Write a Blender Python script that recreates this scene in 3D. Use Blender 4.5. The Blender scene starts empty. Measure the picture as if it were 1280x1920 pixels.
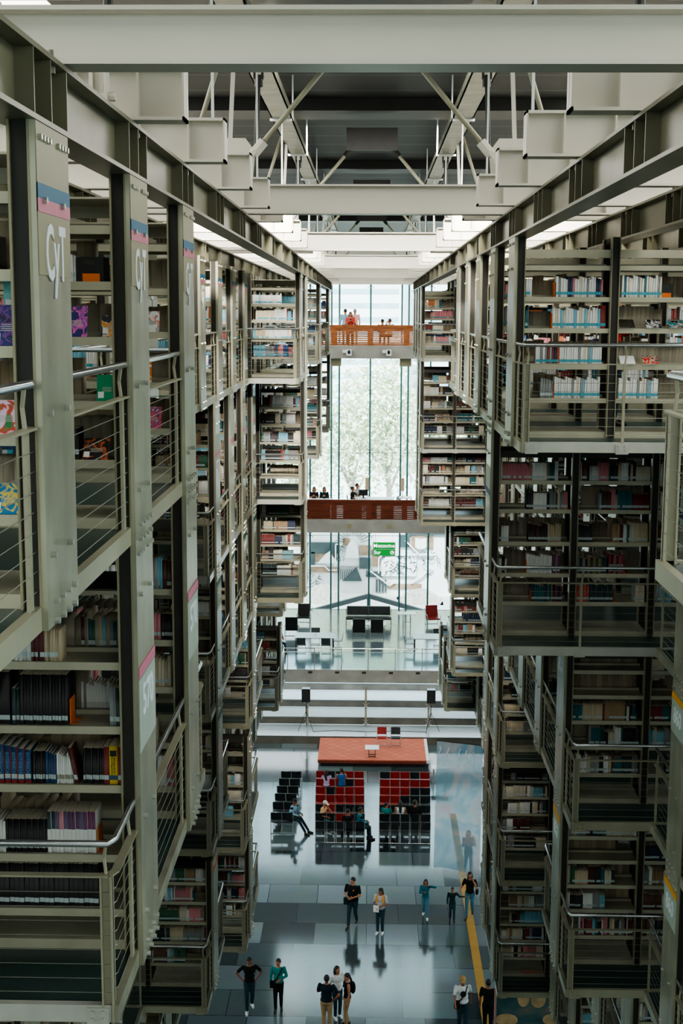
ROOF_EMIT = 3.5
WORLD_STR = 3.8
SUN = 10.0
FILL_LIGHTS = ((17.8, 560), (27.6, 300))
VIEW, LOOK, EXPO = "AgX", "AgX - Medium High Contrast", 0.46
# A library hall of hanging steel book racks above a nave, seen from a bridge on the top tier.
# Floor is z = 0, the eye is at z = 20; +Y runs down the nave, X across it.
import bpy, bmesh, math, random
import numpy as np
from mathutils import Vector, Matrix

random.seed(11)
rng = np.random.default_rng(11)
C = bpy.data.collections.new("hall")
bpy.context.scene.collection.children.link(C)
EYE = 20.0
R = math.radians


# ------------------------------------------------------------------ materials
def lin(c):
    c = c / 255.0
    return c / 12.92 if c <= 0.04045 else ((c + 0.055) / 1.055) ** 2.4


def rgb(r, g, b):
    return (lin(r), lin(g), lin(b), 1.0)


def base_mat(name):
    m = bpy.data.materials.new(name)
    m.use_nodes = True
    nt = m.node_tree
    return m, nt, nt.nodes["Principled BSDF"]


def mat(name, col, rough=0.5, metal=0.0, var=0.0, scale=6.0, spec=0.5, emit=0.0, stretch=None, bump=0.0):
    """Principled with procedural value variation (noise between two tints)."""
    m, nt, b = base_mat(name)
    b.inputs["Base Color"].default_value = col
    b.inputs["Roughness"].default_value = rough
    b.inputs["Metallic"].default_value = metal
    b.inputs["Specular IOR Level"].default_value = spec
    if emit:
        b.inputs["Emission Color"].default_value = col
        b.inputs["Emission Strength"].default_value = emit
    if var > 0:
        tc = nt.nodes.new("ShaderNodeTexCoord")
        no = nt.nodes.new("ShaderNodeTexNoise")
        no.inputs["Scale"].default_value = scale
        no.inputs["Detail"].default_value = 4
        if stretch:
            mp = nt.nodes.new("ShaderNodeMapping")
            mp.inputs["Scale"].default_value = stretch
            nt.links.new(tc.outputs["Object"], mp.inputs["Vector"])
            nt.links.new(mp.outputs["Vector"], no.inputs["Vector"])
        else:
            nt.links.new(tc.outputs["Object"], no.inputs["Vector"])
        cr = nt.nodes.new("ShaderNodeValToRGB")
        cr.color_ramp.elements[0].position = 0.32
        cr.color_ramp.elements[1].position = 0.68
        cr.color_ramp.elements[0].color = tuple(max(0, x * (1 - var)) for x in col[:3]) + (1,)
        cr.color_ramp.elements[1].color = tuple(min(1, x * (1 + var)) for x in col[:3]) + (1,)
        nt.links.new(no.outputs["Fac"], cr.inputs["Fac"])
        nt.links.new(cr.outputs["Color"], b.inputs["Base Color"])
        if bump:
            bp = nt.nodes.new("ShaderNodeBump")
            bp.inputs["Strength"].default_value = bump
            nt.links.new(no.outputs["Fac"], bp.inputs["Height"])
            nt.links.new(bp.outputs["Normal"], b.inputs["Normal"])
    return m


STEEL = mat("painted_steel", rgb(156, 154, 132), 0.36, 0.0, 0.16, 1.3, 0.5)
GIRD = mat("girder_olive_steel", rgb(110, 108, 88), 0.34, 0.0, 0.22, 1.2, 0.5)
PALES = mat("pale_edge_steel", rgb(182, 183, 174), 0.4, 0.1, 0.12, 3.0, 0.5)
STEEL2 = mat("olive_steel", rgb(142, 138, 112), 0.38, 0.0, 0.12, 2.0, 0.5)
BEAM = mat("cream_steel", rgb(222, 218, 206), 0.42, 0.0, 0.05, 0.8, 0.5)
GALV = mat("galvanised_plate", rgb(156, 156, 137), 0.3, 0.25, 0.28, 2.2, 0.6, stretch=(1, 1.6, 0.7))
SHELF = mat("shelf_steel", rgb(174, 171, 150), 0.4, 0.1, 0.14, 3.0)
DARK = mat("dark_channel", rgb(42, 41, 36), 0.6, 0.0, 0.2, 3.0)
RUBBER = mat("green_black_rubber", rgb(42, 64, 62), 0.32, 0.0, 0.12, 2.0, 0.5)
CHROME = mat("brushed_rail", rgb(190, 194, 194), 0.22, 0.85, 0.05, 5.0)
BOLT = mat("bolt_zinc", rgb(205, 208, 200), 0.3, 0.6, 0.05, 20)
CABLE = mat("steel_cable", rgb(160, 162, 152), 0.35, 0.5, 0.05, 20)
CONC = mat("grey_concrete", rgb(150, 148, 142), 0.75, 0, 0.14, 1.6, 0.3)
STONE = mat("step_stone", rgb(104, 100, 92), 0.6, 0, 0.3, 1.1, 0.4)
TREAD = mat("pale_step_tread", rgb(170, 184, 190), 0.16, 0, 0.08, 0.7, 0.5)
ORANGE = mat("orange_plastic", rgb(222, 112, 26), 0.45, 0, 0.05, 5)
BLACK = mat("black_plastic", rgb(20, 21, 22), 0.45, 0, 0.1, 5)
SOOT = mat("dark_ceiling_plate", rgb(30, 29, 27), 0.5, 0, 0.2, 3)
REDF = mat("red_seat", rgb(144, 32, 28), 0.5, 0, 0.12, 5)
BLKF = mat("black_seat", rgb(26, 33, 35), 0.5, 0, 0.12, 5)
FRAME = mat("grey_frame", rgb(170, 174, 174), 0.35, 0.5, 0.05, 5)
GLOWW = mat("added_glow_lettering", rgb(240, 246, 244), 0.5, emit=1.0)  # glow added to keep the sign letters white in the dim hall
WHITE = mat("white_surface", rgb(228, 232, 230), 0.4, 0, 0.03, 3)
SIGNW = mat("sign_lettering", rgb(226, 232, 236), 0.5, 0, 0.02, 3)
BLUE = mat("sign_blue", rgb(4, 96, 132), 0.5, 0, 0.05, 4)
PINK = mat("sign_pink", rgb(200, 122, 142), 0.5, 0, 0.05, 4)
YELL = mat("sign_yellow", rgb(226, 160, 30), 0.5, 0, 0.05, 4)
TEAL = mat("sign_green", rgb(18, 92, 74), 0.5, 0, 0.05, 4)
NAVY = mat("sign_navy", rgb(40, 62, 98), 0.5, 0, 0.05, 4)
SIGNO = mat("sign_orange", rgb(232, 112, 52), 0.5, 0, 0.05, 4)
PANELG = mat("sign_panel_grey_green", rgb(166, 178, 166), 0.5, 0, 0.05, 4)
PANELO = mat("sign_panel_olive", rgb(146, 142, 116), 0.45, 0, 0.04, 2)
MULL = mat("green_grey_mullion", rgb(84, 130, 132), 0.35, 0.2, 0.08, 3)
SKIN = mat("skin_warm", rgb(172, 118, 90), 0.55, 0, 0.06, 8)
SKIN2 = mat("skin_tan", rgb(140, 92, 68), 0.55, 0, 0.06, 8)
HAIRB = mat("hair_black", rgb(18, 15, 14), 0.55, 0, 0.25, 30)
HAIRBR = mat("hair_brown", rgb(52, 34, 24), 0.55, 0, 0.25, 30)
HAIRG = mat("hair_grey", rgb(150, 148, 142), 0.6, 0, 0.2, 30)


def cloth(name, r, g, b):
    return mat("cloth_" + name, rgb(r, g, b), 0.85, 0, 0.14, 9, 0.2)


def glass_mat(name, tint=(0.91, 0.985, 1.0), refl=0.1):
    m = bpy.data.materials.new(name)
    m.use_nodes = True
    nt = m.node_tree
    nt.nodes.remove(nt.nodes["Principled BSDF"])
    out = nt.nodes["Material Output"]
    tr = nt.nodes.new("ShaderNodeBsdfTransparent")
    tr.inputs["Color"].default_value = (*tint, 1)
    gl = nt.nodes.new("ShaderNodeBsdfGlossy")
    gl.inputs["Roughness"].default_value = 0.03
    mx = nt.nodes.new("ShaderNodeMixShader")
    fr = nt.nodes.new("ShaderNodeFresnel")
    fr.inputs["IOR"].default_value = 1.3
    nt.links.new(fr.outputs[0], mx.inputs[0])
    nt.links.new(tr.outputs[0], mx.inputs[1])
    nt.links.new(gl.outputs[0], mx.inputs[2])
    nt.links.new(mx.outputs[0], out.inputs[0])
    return m


GLASS = glass_mat("clear_glass")


# ------------------------------------------------------------------ mesh helper
class MB:
    def __init__(s):
        s.v, s.f, s.m = [], [], []

    def add(s, vs, fs, mi=0):
        o = len(s.v)
        s.v += [tuple(p) for p in vs]
        s.f += [tuple(i + o for i in f) for f in fs]
        s.m += [mi] * len(fs)
        return s

    def box(s, x0, x1, y0, y1, z0, z1, mi=0):
        if x0 > x1: x0, x1 = x1, x0
        if y0 > y1: y0, y1 = y1, y0
        if z0 > z1: z0, z1 = z1, z0
        return s.add([(x0, y0, z0), (x1, y0, z0), (x1, y1, z0), (x0, y1, z0), (x0, y0, z1), (x1, y0, z1), (x1, y1, z1), (x0, y1, z1)],
                     [(3, 2, 1, 0), (4, 5, 6, 7), (0, 1, 5, 4), (1, 2, 6, 5), (2, 3, 7, 6), (3, 0, 4, 7)], mi)

    def bar(s, p, q, w, h, mi=0, up=(0, 0, 1)):
        p, q = Vector(p), Vector(q)
        d = (q - p).normalized()
        u = Vector(up)
        if abs(d.dot(u)) > 0.98: u = Vector((0, 1, 0))
        a = d.cross(u).normalized() * (w / 2)
        b = a.cross(d).normalized() * (h / 2)
        vs = [p - a - b, p + a - b, p + a + b, p - a + b, q - a - b, q + a - b, q + a + b, q - a + b]
        return s.add(vs, [(3, 2, 1, 0), (4, 5, 6, 7), (0, 1, 5, 4), (1, 2, 6, 5), (2, 3, 7, 6), (3, 0, 4, 7)], mi)

    def tube(s, pts, r, n=6, mi=0, r2=None):
        pts = [Vector(p) for p in pts]
        o = len(s.v)
        k = len(pts)
        for i, p in enumerate(pts):
            d = (pts[min(i + 1, k - 1)] - pts[max(i - 1, 0)]).normalized()
            u = Vector((0, 0, 1)) if abs(d.z) < 0.9 else Vector((1, 0, 0))
            a = d.cross(u).normalized()
            b = d.cross(a)
            rr = r if r2 is None else r + (r2 - r) * i / (k - 1)
            for j in range(n):
                t = 2 * math.pi * j / n
                s.v.append(tuple(p + a * math.cos(t) * rr + b * math.sin(t) * rr))
        for i in range(k - 1):
            for j in range(n):
                s.f.append((o + i * n + j, o + i * n + (j + 1) % n, o + (i + 1) * n + (j + 1) % n, o + (i + 1) * n + j))
                s.m.append(mi)
        s.f.append(tuple(o + j for j in range(n))[::-1]); s.m.append(mi)
        s.f.append(tuple(o + (k - 1) * n + j for j in range(n))); s.m.append(mi)
        return s

    def ball(s, c, r, nu=10, nv=7, mi=0):
        if isinstance(r, (int, float)): r = (r, r, r)
        vs = [(c[0], c[1], c[2] + r[2])]
        for i in range(1, nv):
            t = math.pi * i / nv
            for j in range(nu):
                a = 2 * math.pi * j / nu
                vs.append((c[0] + r[0] * math.sin(t) * math.cos(a), c[1] + r[1] * math.sin(t) * math.sin(a), c[2] + r[2] * math.cos(t)))
        vs.append((c[0], c[1], c[2] - r[2]))
        fs = [(0, 1 + j, 1 + (j + 1) % nu) for j in range(nu)]
        for i in range(nv - 2):
            for j in range(nu):
                fs.append((1 + i * nu + j, 1 + (i + 1) * nu + j, 1 + (i + 1) * nu + (j + 1) % nu, 1 + i * nu + (j + 1) % nu))
        L = len(vs) - 1
        fs += [(L, 1 + (nv - 2) * nu + (j + 1) % nu, 1 + (nv - 2) * nu + j) for j in range(nu)]
        return s.add(vs, fs, mi)

    def prism(s, poly, y0, y1, mi=0):
        """polygon in XZ extruded along Y"""
        n = len(poly)
        vs = [(x, y0, z) for x, z in poly] + [(x, y1, z) for x, z in poly]
        fs = [tuple(range(n)), tuple(range(2 * n - 1, n - 1, -1))] + [(i, i + n, (i + 1) % n + n, (i + 1) % n) for i in range(n)]
        return s.add(vs, fs, mi)

    def mesh(s, name, mats, smooth=False):
        me = bpy.data.meshes.new(name)
        me.from_pydata(s.v, [], s.f)
        for m in (mats if isinstance(mats, (list, tuple)) else [mats]):
            me.materials.append(m)
        if any(s.m):
            me.polygons.foreach_set("material_index", s.m)
        if smooth:
            me.polygons.foreach_set("use_smooth", [True] * len(me.polygons))
        me.update()
        return me

    def obj(s, name, mats, parent=None, loc=(0, 0, 0), smooth=False):
        return place(name, s.mesh(name, mats, smooth), parent, loc)


def place(name, me, parent=None, loc=(0, 0, 0), rotz=0.0):
    o = bpy.data.objects.new(name, me)
    C.objects.link(o)
    o.parent = parent
    o.location = loc
    if rotz: o.rotation_euler = (0, 0, rotz)
    return o


def tag(o, label, cat, group=None):
    o["label"] = label
    o["category"] = cat
    if group: o["group"] = group
    return o


def thing(name, label, cat, loc=(0, 0, 0), rotz=0.0, group=None):
    o = bpy.data.objects.new(name, None)
    o.empty_display_size = 0.1
    C.objects.link(o)
    o.location = loc
    o.rotation_euler = (0, 0, rotz)
    return tag(o, label, cat, group)


def struct(name, mb, mats, label=None, loc=(0, 0, 0)):
    o = mb.obj(name, mats, None, loc)
    o["kind"] = "structure"
    if label: o["label"] = label
    return o


def dup(root, loc, rotz=None, label=None, group=None):
    r = root.copy(); C.objects.link(r)
    r.location = loc
    if rotz is not None: r.rotation_euler = (0, 0, rotz)
    if label: r["label"] = label
    if group: r["group"] = group
    for ch in root.children:
        c = ch.copy(); C.objects.link(c); c.parent = r
        for g in ch.children:
            d = g.copy(); C.objects.link(d); d.parent = c
    return r


TXT = {}


def text_mesh(name, body, size, material, extrude=0.002, bold=0.0, align="CENTER"):
    key = (body, size, material.name)
    if key in TXT: return TXT[key]
    cu = bpy.data.curves.new(name, "FONT")
    cu.body = body
    cu.size = size
    cu.extrude = extrude
    cu.offset = bold
    cu.align_x = align
    cu.align_y = "CENTER"
    cu.resolution_u = 3
    t = bpy.data.objects.new(name, cu)
    C.objects.link(t)
    dg = bpy.context.evaluated_depsgraph_get()
    me = bpy.data.meshes.new_from_object(t.evaluated_get(dg))
    bpy.data.objects.remove(t)
    bpy.data.curves.remove(cu)
    me.materials.clear()
    me.materials.append(material)
    TXT[key] = me
    return me


ORD = ["zeroth", "first", "second", "third", "fourth", "fifth", "sixth", "seventh", "eighth", "ninth", "tenth", "eleventh", "twelfth",
       "thirteenth", "fourteenth", "fifteenth", "sixteenth", "seventeenth", "eighteenth", "nineteenth", "twentieth", "twenty-first",
       "twenty-second", "twenty-third", "twenty-fourth", "twenty-fifth", "twenty-sixth", "twenty-seventh", "twenty-eighth"]
TIER = ["top", "second", "third", "fourth", "fifth", "lowest"]

# ------------------------------------------------------------------ camera (fitted to the photograph)
F_PX = 2516.0
pitch, yaw, roll = 0.146912, 0.02095, 0.004289
M0 = Matrix(((1, 0, 0), (0, 0, -1), (0, 1, 0)))
Rx = Matrix(((1, 0, 0), (0, math.cos(pitch), -math.sin(pitch)), (0, math.sin(pitch), math.cos(pitch))))
Ry = Matrix(((math.cos(yaw), 0, math.sin(yaw)), (0, 1, 0), (-math.sin(yaw), 0, math.cos(yaw))))
Rz = Matrix(((math.cos(roll), -math.sin(roll), 0), (math.sin(roll), math.cos(roll), 0), (0, 0, 1)))
W2C = Rz @ Rx @ Ry @ M0
cam = bpy.data.cameras.new("camera")
cam.sensor_fit = "VERTICAL"
cam.sensor_height = 36.0
cam.lens = 36.0 * F_PX / 1920.0
cam.clip_end = 600
co = bpy.data.objects.new("camera", cam)
bpy.context.scene.collection.objects.link(co)
rows = (W2C[0], -W2C[1], -W2C[2])
co.matrix_world = Matrix((
    (rows[0][0], rows[1][0], rows[2][0], 0.0),
    (rows[0][1], rows[1][1], rows[2][1], 0.0),
    (rows[0][2], rows[1][2], rows[2][2], EYE),
    (0, 0, 0, 1)))
bpy.context.scene.camera = co


def project(p):
    v = W2C @ (Vector(p) - Vector((0, 0, EYE)))
    if v.z < 0.3: return None
    return 640 + F_PX * v.x / v.z, 960 + F_PX * v.y / v.z


def in_frame(x0, x1, y0, y1, z0, z1, m=60):
    ok = [project((x, y, z)) for x in (x0, x1) for y in (y0, y1) for z in (z0, z1)]
    ok = [p for p in ok if p]
    if not ok: return False
    xs = [p[0] for p in ok]; ys = [p[1] for p in ok]
    return max(xs) > -m and min(xs) < 1280 + m and max(ys) > -m and min(ys) < 1920 + m
# ------------------------------------------------------------------ people (built first, while the scene is small)
def remesh(mb, voxel, material, name):
    me = mb.mesh(name + "_src", material)
    o = bpy.data.objects.new(name + "_src", me)
    C.objects.link(o)
    md = o.modifiers.new("r", "REMESH"); md.mode = "VOXEL"; md.voxel_size = voxel; md.use_smooth_shade = True
    sm = o.modifiers.new("s", "SMOOTH"); sm.factor = 0.5; sm.iterations = 3
    dg = bpy.context.evaluated_depsgraph_get()
    out = bpy.data.meshes.new_from_object(o.evaluated_get(dg))
    bpy.data.objects.remove(o); bpy.data.meshes.remove(me)
    out.name = name
    out.materials.clear(); out.materials.append(material)
    out.polygons.foreach_set("use_smooth", [True] * len(out.polygons))
    return out


def limb(mb, pts, rads, n=10):
    for i in range(len(pts) - 1):
        mb.tube([pts[i], pts[i + 1]], rads[i], n, r2=rads[i + 1])
    for p, r in zip(pts, rads): mb.ball(p, r, 10, 7)


ARM = {
    "down": ((0.05, 0.02, -0.29), (0.06, -0.05, -0.54)), "swingf": ((0.05, -0.1, -0.27), (0.04, -0.26, -0.46)), "swingb": ((0.06, 0.12, -0.26), (0.07, 0.13, -0.52)),
    "hip": ((0.19, 0.09, -0.22), (0.02, 0.02, -0.42)), "phone": ((0.08, -0.1, -0.26), (-0.06, -0.12, 0.06)), "hold": ((0.06, -0.03, -0.28), (-0.12, -0.24, -0.3)),
    "text": ((0.05, -0.06, -0.28), (-0.12, -0.27, -0.16)), "raise": ((0.24, -0.05, 0.0), (0.0, -0.12, 0.08)), "reach": ((0.03, -0.24, -0.16), (0.0, -0.48, -0.06)),
    "lap": ((0.05, -0.06, -0.27), (-0.06, -0.27, -0.33)), "lead": ((0.1, 0.0, -0.26), (0.2, -0.06, -0.46)), "cross": ((0.08, -0.1, -0.26), (-0.2, -0.2, -0.2)),
    "chin": ((0.02, -0.24, -0.24), (-0.1, -0.16, 0.02)), "leadup": ((0.16, -0.02, -0.16), (0.42, -0.02, -0.17)), "belly": ((0.08, 0.02, -0.27), (-0.1, -0.16, -0.32)),
}
PEOPLE = []


def person(label, pos, rot, h=1.70, pose="stand", arms=("down", "down"), step=(0.0, 0.0), top=None, sleeve="short", legs_m=None, shoe=None, hair=HAIRB, style="short",
           skin=SKIN, head=(0, 0), extra=None, wide=1.0, lean=0.0, legdir=(0, 0), seat=0.45, group=None):
    h *= 0.955; step = (step[0] * 0.75, step[1] * 0.75)
    S = h / 1.72
    root = thing("person", label, "person", pos, rot, group)
    P = lambda x, y, z: (x * S, y * S, z * S)
    sit = pose == "sit"
    hz = (seat + 0.09) / S if sit else 0.93
    J = {}
    for s in (-1, 1):
        i = 0 if s > 0 else 1
        J["hip", s] = (0.088 * s, 0.0, hz)
        if sit:
            dx, ex = legdir
            J["knee", s] = (0.1 * s + dx, -0.43, hz - 0.02)
            J["ank", s] = (0.1 * s + dx * 1.2 + 0.02 * s, -0.46 - ex, 0.075)
        else:
            f = step[i]
            lift = 0.10 if f < -0.12 else 0.0
            J["ank", s] = (0.085 * s, -f, 0.075 + lift)
            J["knee", s] = (0.088 * s, -f * 0.5 - 0.03 - (0.05 if f < 0 else 0.02), 0.5 + lift * 0.2)
        J["sh", s] = (0.185 * s * wide ** 0.5, -lean, hz + 0.5)
        e, w_ = ARM[arms[i]]
        J["el", s] = (J["sh", s][0] + e[0] * s, J["sh", s][1] + e[1], J["sh", s][2] + e[2])
        J["wr", s] = (J["sh", s][0] + w_[0] * s, J["sh", s][1] + w_[1], J["sh", s][2] + w_[2])
    hc = Vector((0.0, -lean * 1.25 - 0.015, hz + 0.685))
    yawh = R(head[0]); pit = R(head[1])
    HM = Matrix.Rotation(yawh, 3, "Z") @ Matrix.Rotation(pit, 3, "X")
    hp = lambda x, y, z: tuple((hc + HM @ Vector((x, y, z))) * S)
    sc3 = lambda t: tuple(v * S for v in t)
    # body
    b = MB()
    b.ball(P(0, 0, hz + 0.03), (0.15 * S, 0.105 * S, 0.12 * S), 14, 9)
    b.ball(P(0, -lean * 0.4, hz + 0.2), (0.13 * S, 0.092 * S, 0.17 * S), 14, 9)
    b.ball(P(0, -lean * 0.8, hz + 0.39), (0.165 * S, 0.105 * S, 0.17 * S), 14, 9)
    limb(b, [P(0, -lean, hz + 0.5), tuple(Vector(hp(0, 0.0, -0.06)))], [0.058 * S, 0.05 * S])
    n0 = len(b.v)
    b.ball((0, 0, 0), 1.0, 16, 12)
    for i in range(n0, len(b.v)):
        x, y, z = b.v[i]
        tp = 1.0 - 0.22 * max(0, -z)
        b.v[i] = hp(x * 0.076 * tp, y * 0.096, z * 0.118)
    b.add([hp(-0.016, -0.088, -0.035), hp(0.016, -0.088, -0.035), hp(0, -0.122, -0.03), hp(0, -0.09, 0.022)], [(0, 1, 2), (0, 2, 3), (2, 1, 3), (1, 0, 3)])
    for s in (-1, 1): b.ball(hp(0.078 * s, 0.01, -0.005), (0.012 * S, 0.02 * S, 0.032 * S), 8, 6)
    for s in (-1, 1):
        limb(b, [sc3(J["hip", s]), sc3(J["knee", s]), sc3(J["ank", s])], [0.085 * S, 0.056 * S, 0.038 * S])
        a = J["ank", s]
        limb(b, [P(a[0], a[1] + 0.03, a[2] - 0.035), P(a[0] + 0.02 * s, a[1] - 0.15, a[2] - 0.045)], [0.038 * S, 0.028 * S])
        limb(b, [sc3(J["sh", s]), sc3(J["el", s]), sc3(J["wr", s])], [0.052 * S, 0.04 * S, 0.027 * S])
        d = (Vector(J["wr", s]) - Vector(J["el", s])).normalized()
        pc = Vector(J["wr", s]) + d * 0.05
        limb(b, [sc3(J["wr", s]), sc3(pc)], [0.026 * S, 0.036 * S])
    me = remesh(b, 0.017 * S, skin, "body")
    fg = MB()                                              # five unequal, slightly curled fingers on each hand
    for s in (-1, 1):
        d = (Vector(J["wr", s]) - Vector(J["el", s])).normalized()
        pc = Vector(J["wr", s]) + d * 0.06
        side_v = d.cross(Vector((s, 0.2, 0.1))).normalized()
        inn = d.cross(side_v).normalized() * (-1 if d.cross(side_v).x * s > 0 else 1)
        for k, l in enumerate((0.068, 0.078, 0.072, 0.058)):
            r0 = pc + side_v * (0.03 - k * 0.02)
            p1 = r0 + d * (0.03 + l * 0.5) + inn * 0.006
            p2 = p1 + d * l * 0.4 + inn * 0.025
            fg.tube([sc3(r0), sc3(p1), sc3(p2)], 0.0095 * S, 6, r2=0.007 * S)
        r0 = Vector(J["wr", s]) + d * 0.03 + side_v * 0.03
        fg.tube([sc3(r0), sc3(r0 + side_v * 0.03 + d * 0.03), sc3(r0 + side_v * 0.035 + d * 0.065 + inn * 0.01)], 0.011 * S, 6, r2=0.008 * S)
    bm = bmesh.new(); bm.from_mesh(me)
    vs = [bm.verts.new(v) for v in fg.v]
    for f in fg.f: bm.faces.new([vs[i] for i in f]).smooth = True
    bm.to_mesh(me); bm.free()
    place("body", me, root)
    # face
    for s in (-1, 1):
        MB().ball(hp(0.03 * s, -0.084, 0.012), (0.011 * S, 0.008 * S, 0.007 * S), 8, 6).obj("eye", BLACK, root)
    MB().ball(hp(0, -0.083, -0.062), (0.022 * S, 0.008 * S, 0.006 * S), 8, 6).obj("mouth", mat_lips, root)
    # shirt
    c = MB()
    w_ = wide
    c.ball(P(0, 0, hz + 0.06), (0.165 * S * w_, 0.122 * S * w_, 0.12 * S), 14, 9)
    c.ball(P(0, -lean * 0.4, hz + 0.2), (0.15 * S * w_, 0.115 * S * w_, 0.18 * S), 14, 9)
    c.ball(P(0, -lean * 0.8, hz + 0.39), (0.18 * S * w_ ** 0.6, 0.12 * S * w_ ** 0.7, 0.165 * S), 14, 9)
    for s in (-1, 1):
        c.ball(P(J["sh", s][0] * 0.93, J["sh", s][1], J["sh", s][2] - 0.015), 0.056 * S, 10, 7)
        if sleeve == "short":
            m_ = Vector(J["sh", s]).lerp(Vector(J["el", s]), 0.72)
            limb(c, [sc3(J["sh", s]), sc3(m_)], [0.058 * S, 0.055 * S])
        elif sleeve == "long":
            m_ = Vector(J["el", s]).lerp(Vector(J["wr", s]), 0.93)
            limb(c, [sc3(J["sh", s]), sc3(J["el", s]), sc3(m_)], [0.058 * S, 0.05 * S, 0.038 * S])
    place("shirt", remesh(c, 0.018 * S, top, "shirt"), root)
    # trousers
    c = MB()
    c.ball(P(0, 0.005, hz + 0.01), (0.162 * S * w_ ** 0.8, 0.118 * S * w_ ** 0.8, 0.11 * S), 14, 9)
    for s in (-1, 1):
        m_ = Vector(J["knee", s]).lerp(Vector(J["ank", s]), 0.9)
        limb(c, [sc3(J["hip", s]), sc3(J["knee", s]), sc3(m_)], [0.097 * S * w_ ** 0.5, 0.068 * S, 0.052 * S])
    place("trousers", remesh(c, 0.018 * S, legs_m, "trousers"), root)
    for s in (-1, 1):
        a = J["ank", s]
        c = MB()
        limb(c, [P(a[0], a[1] + 0.035, a[2] - 0.03), P(a[0] + 0.015 * s, a[1] - 0.07, a[2] - 0.033), P(a[0] + 0.02 * s, a[1] - 0.17, a[2] - 0.043)], [0.046 * S, 0.045 * S, 0.034 * S])
        c.obj("shoe", shoe, root, smooth=True)
    # hair
    c = MB()
    n0 = 0
    c.ball((0, 0, 0), 1.0, 16, 12)
    for i in range(len(c.v)):
        x, y, z = c.v[i]
        lo = 0.62 if y < -0.2 and z < 0.25 else 1.0        # hairline opens round the face
        c.v[i] = hp(x * 0.088, 0.02 + y * 0.102 * lo, 0.028 + z * (0.112 if z > 0 else 0.085))
    if style in ("long", "pony"):
        r_ = 0.075 if style == "long" else 0.04
        limb(c, [hp(0, 0.075, 0.0), hp(0, 0.1, -0.12), tuple(Vector(P(0, 0.13 - lean * 0.6, hz + 0.36)))], [r_ * S * 1.05, r_ * S, r_ * S * 0.7])
        if style == "long":
            for s in (-1, 1): limb(c, [hp(0.075 * s, 0.02, 0.02), hp(0.082 * s, 0.02, -0.14)], [0.03 * S, 0.026 * S])
    if style == "bun": c.ball(hp(0, 0.1, 0.09), 0.05 * S)
    place("hair", remesh(c, 0.016 * S, hair, "hair"), root)
    if style in ("cap", "cap_white"):
        cm = extra_mats["cap"] if style == "cap" else extra_mats["capw"]
        c = MB()
        c.ball((0, 0, 0), 1.0, 14, 9)
        for i in range(len(c.v)):
            x, y, z = c.v[i]
            c.v[i] = hp(x * 0.096, 0.01 + y * 0.112, 0.055 + max(z, -0.15) * 0.1)
        c.add([hp(-0.07, -0.09, 0.05), hp(0.07, -0.09, 0.05), hp(0.05, -0.18, 0.035), hp(-0.05, -0.18, 0.035), hp(-0.07, -0.09, 0.06), hp(0.07, -0.09, 0.06), hp(0.05, -0.18, 0.045), hp(-0.05, -0.18, 0.045)],
              [(3, 2, 1, 0), (4, 5, 6, 7), (0, 1, 5, 4), (1, 2, 6, 5), (2, 3, 7, 6), (3, 0, 4, 7)])
        c.obj("cap", cm, root, smooth=False)
    if extra:
        for kind, mtl in extra:
            if kind == "strap":                            # cross-body strap with a pouch at the hip
                q = MB()
                pts = [P(0.13, -0.04 - lean, hz + 0.53), P(0.06, -0.135 * w_ - lean * 0.8, hz + 0.38), P(-0.06, -0.14 * w_, hz + 0.18), P(-0.155 * w_, -0.07, hz + 0.02)]
                for p_, q_ in zip(pts[:-1], pts[1:]): q.bar(p_, q_, 0.035 * S, 0.012 * S, up=(0, -1, 0.2))
                q.obj("bag_strap", mtl, root)
                MB().box(-0.26 * S, -0.1 * S, -0.16 * w_ * S, -0.08 * S, (hz - 0.1) * S, (hz + 0.12) * S).obj("bag", mtl, root)
            if kind == "backpack":
                q = MB()
                q.ball(P(0, 0.17, hz + 0.33), (0.15 * S, 0.09 * S, 0.2 * S), 12, 8)
                q.obj("backpack", mtl, root, smooth=True)
                for s in (-1, 1):
                    z = MB()
                    z.bar(P(0.12 * s, -0.06, hz + 0.55), P(0.12 * s, -0.125, hz + 0.3), 0.05 * S, 0.02 * S, up=(0, -1, 0))
                    z.obj("backpack_strap", mtl, root)
            if kind == "shoulder_bag":
                q = MB(); q.ball(P(0.26, 0.03, hz + 0.08), (0.06 * S, 0.13 * S, 0.13 * S), 10, 8); q.obj("bag", mtl, root, smooth=True)
                z = MB(); z.tube([P(0.24, 0.0, hz + 0.18), P(0.2, -0.02, hz + 0.54)], 0.012 * S, 5); z.obj("bag_strap", mtl, root)
            if kind == "print":
                MB().ball(P(0, -0.122 * w_ - lean * 0.8, hz + 0.33), (0.09 * S, 0.012, 0.1 * S), 12, 8).obj("shirt_print", mtl, root, smooth=True)
            if kind == "badge":
                MB().ball(P(0.075, -0.13 * w_, hz + 0.42), (0.022 * S, 0.01, 0.03 * S), 8, 6).obj("badge", mtl, root)
            if kind == "sleeve_patch":
                for s in (-1, 1): MB().ball(sc3(Vector(J["sh", s]).lerp(Vector(J["el", s]), 0.15)), 0.07 * S, 10, 7).obj("shoulder_patch", mtl, root, smooth=True)
    PEOPLE.append((root, {k: Vector(sc3(v)) for k, v in J.items()}, S))
    return root


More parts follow.
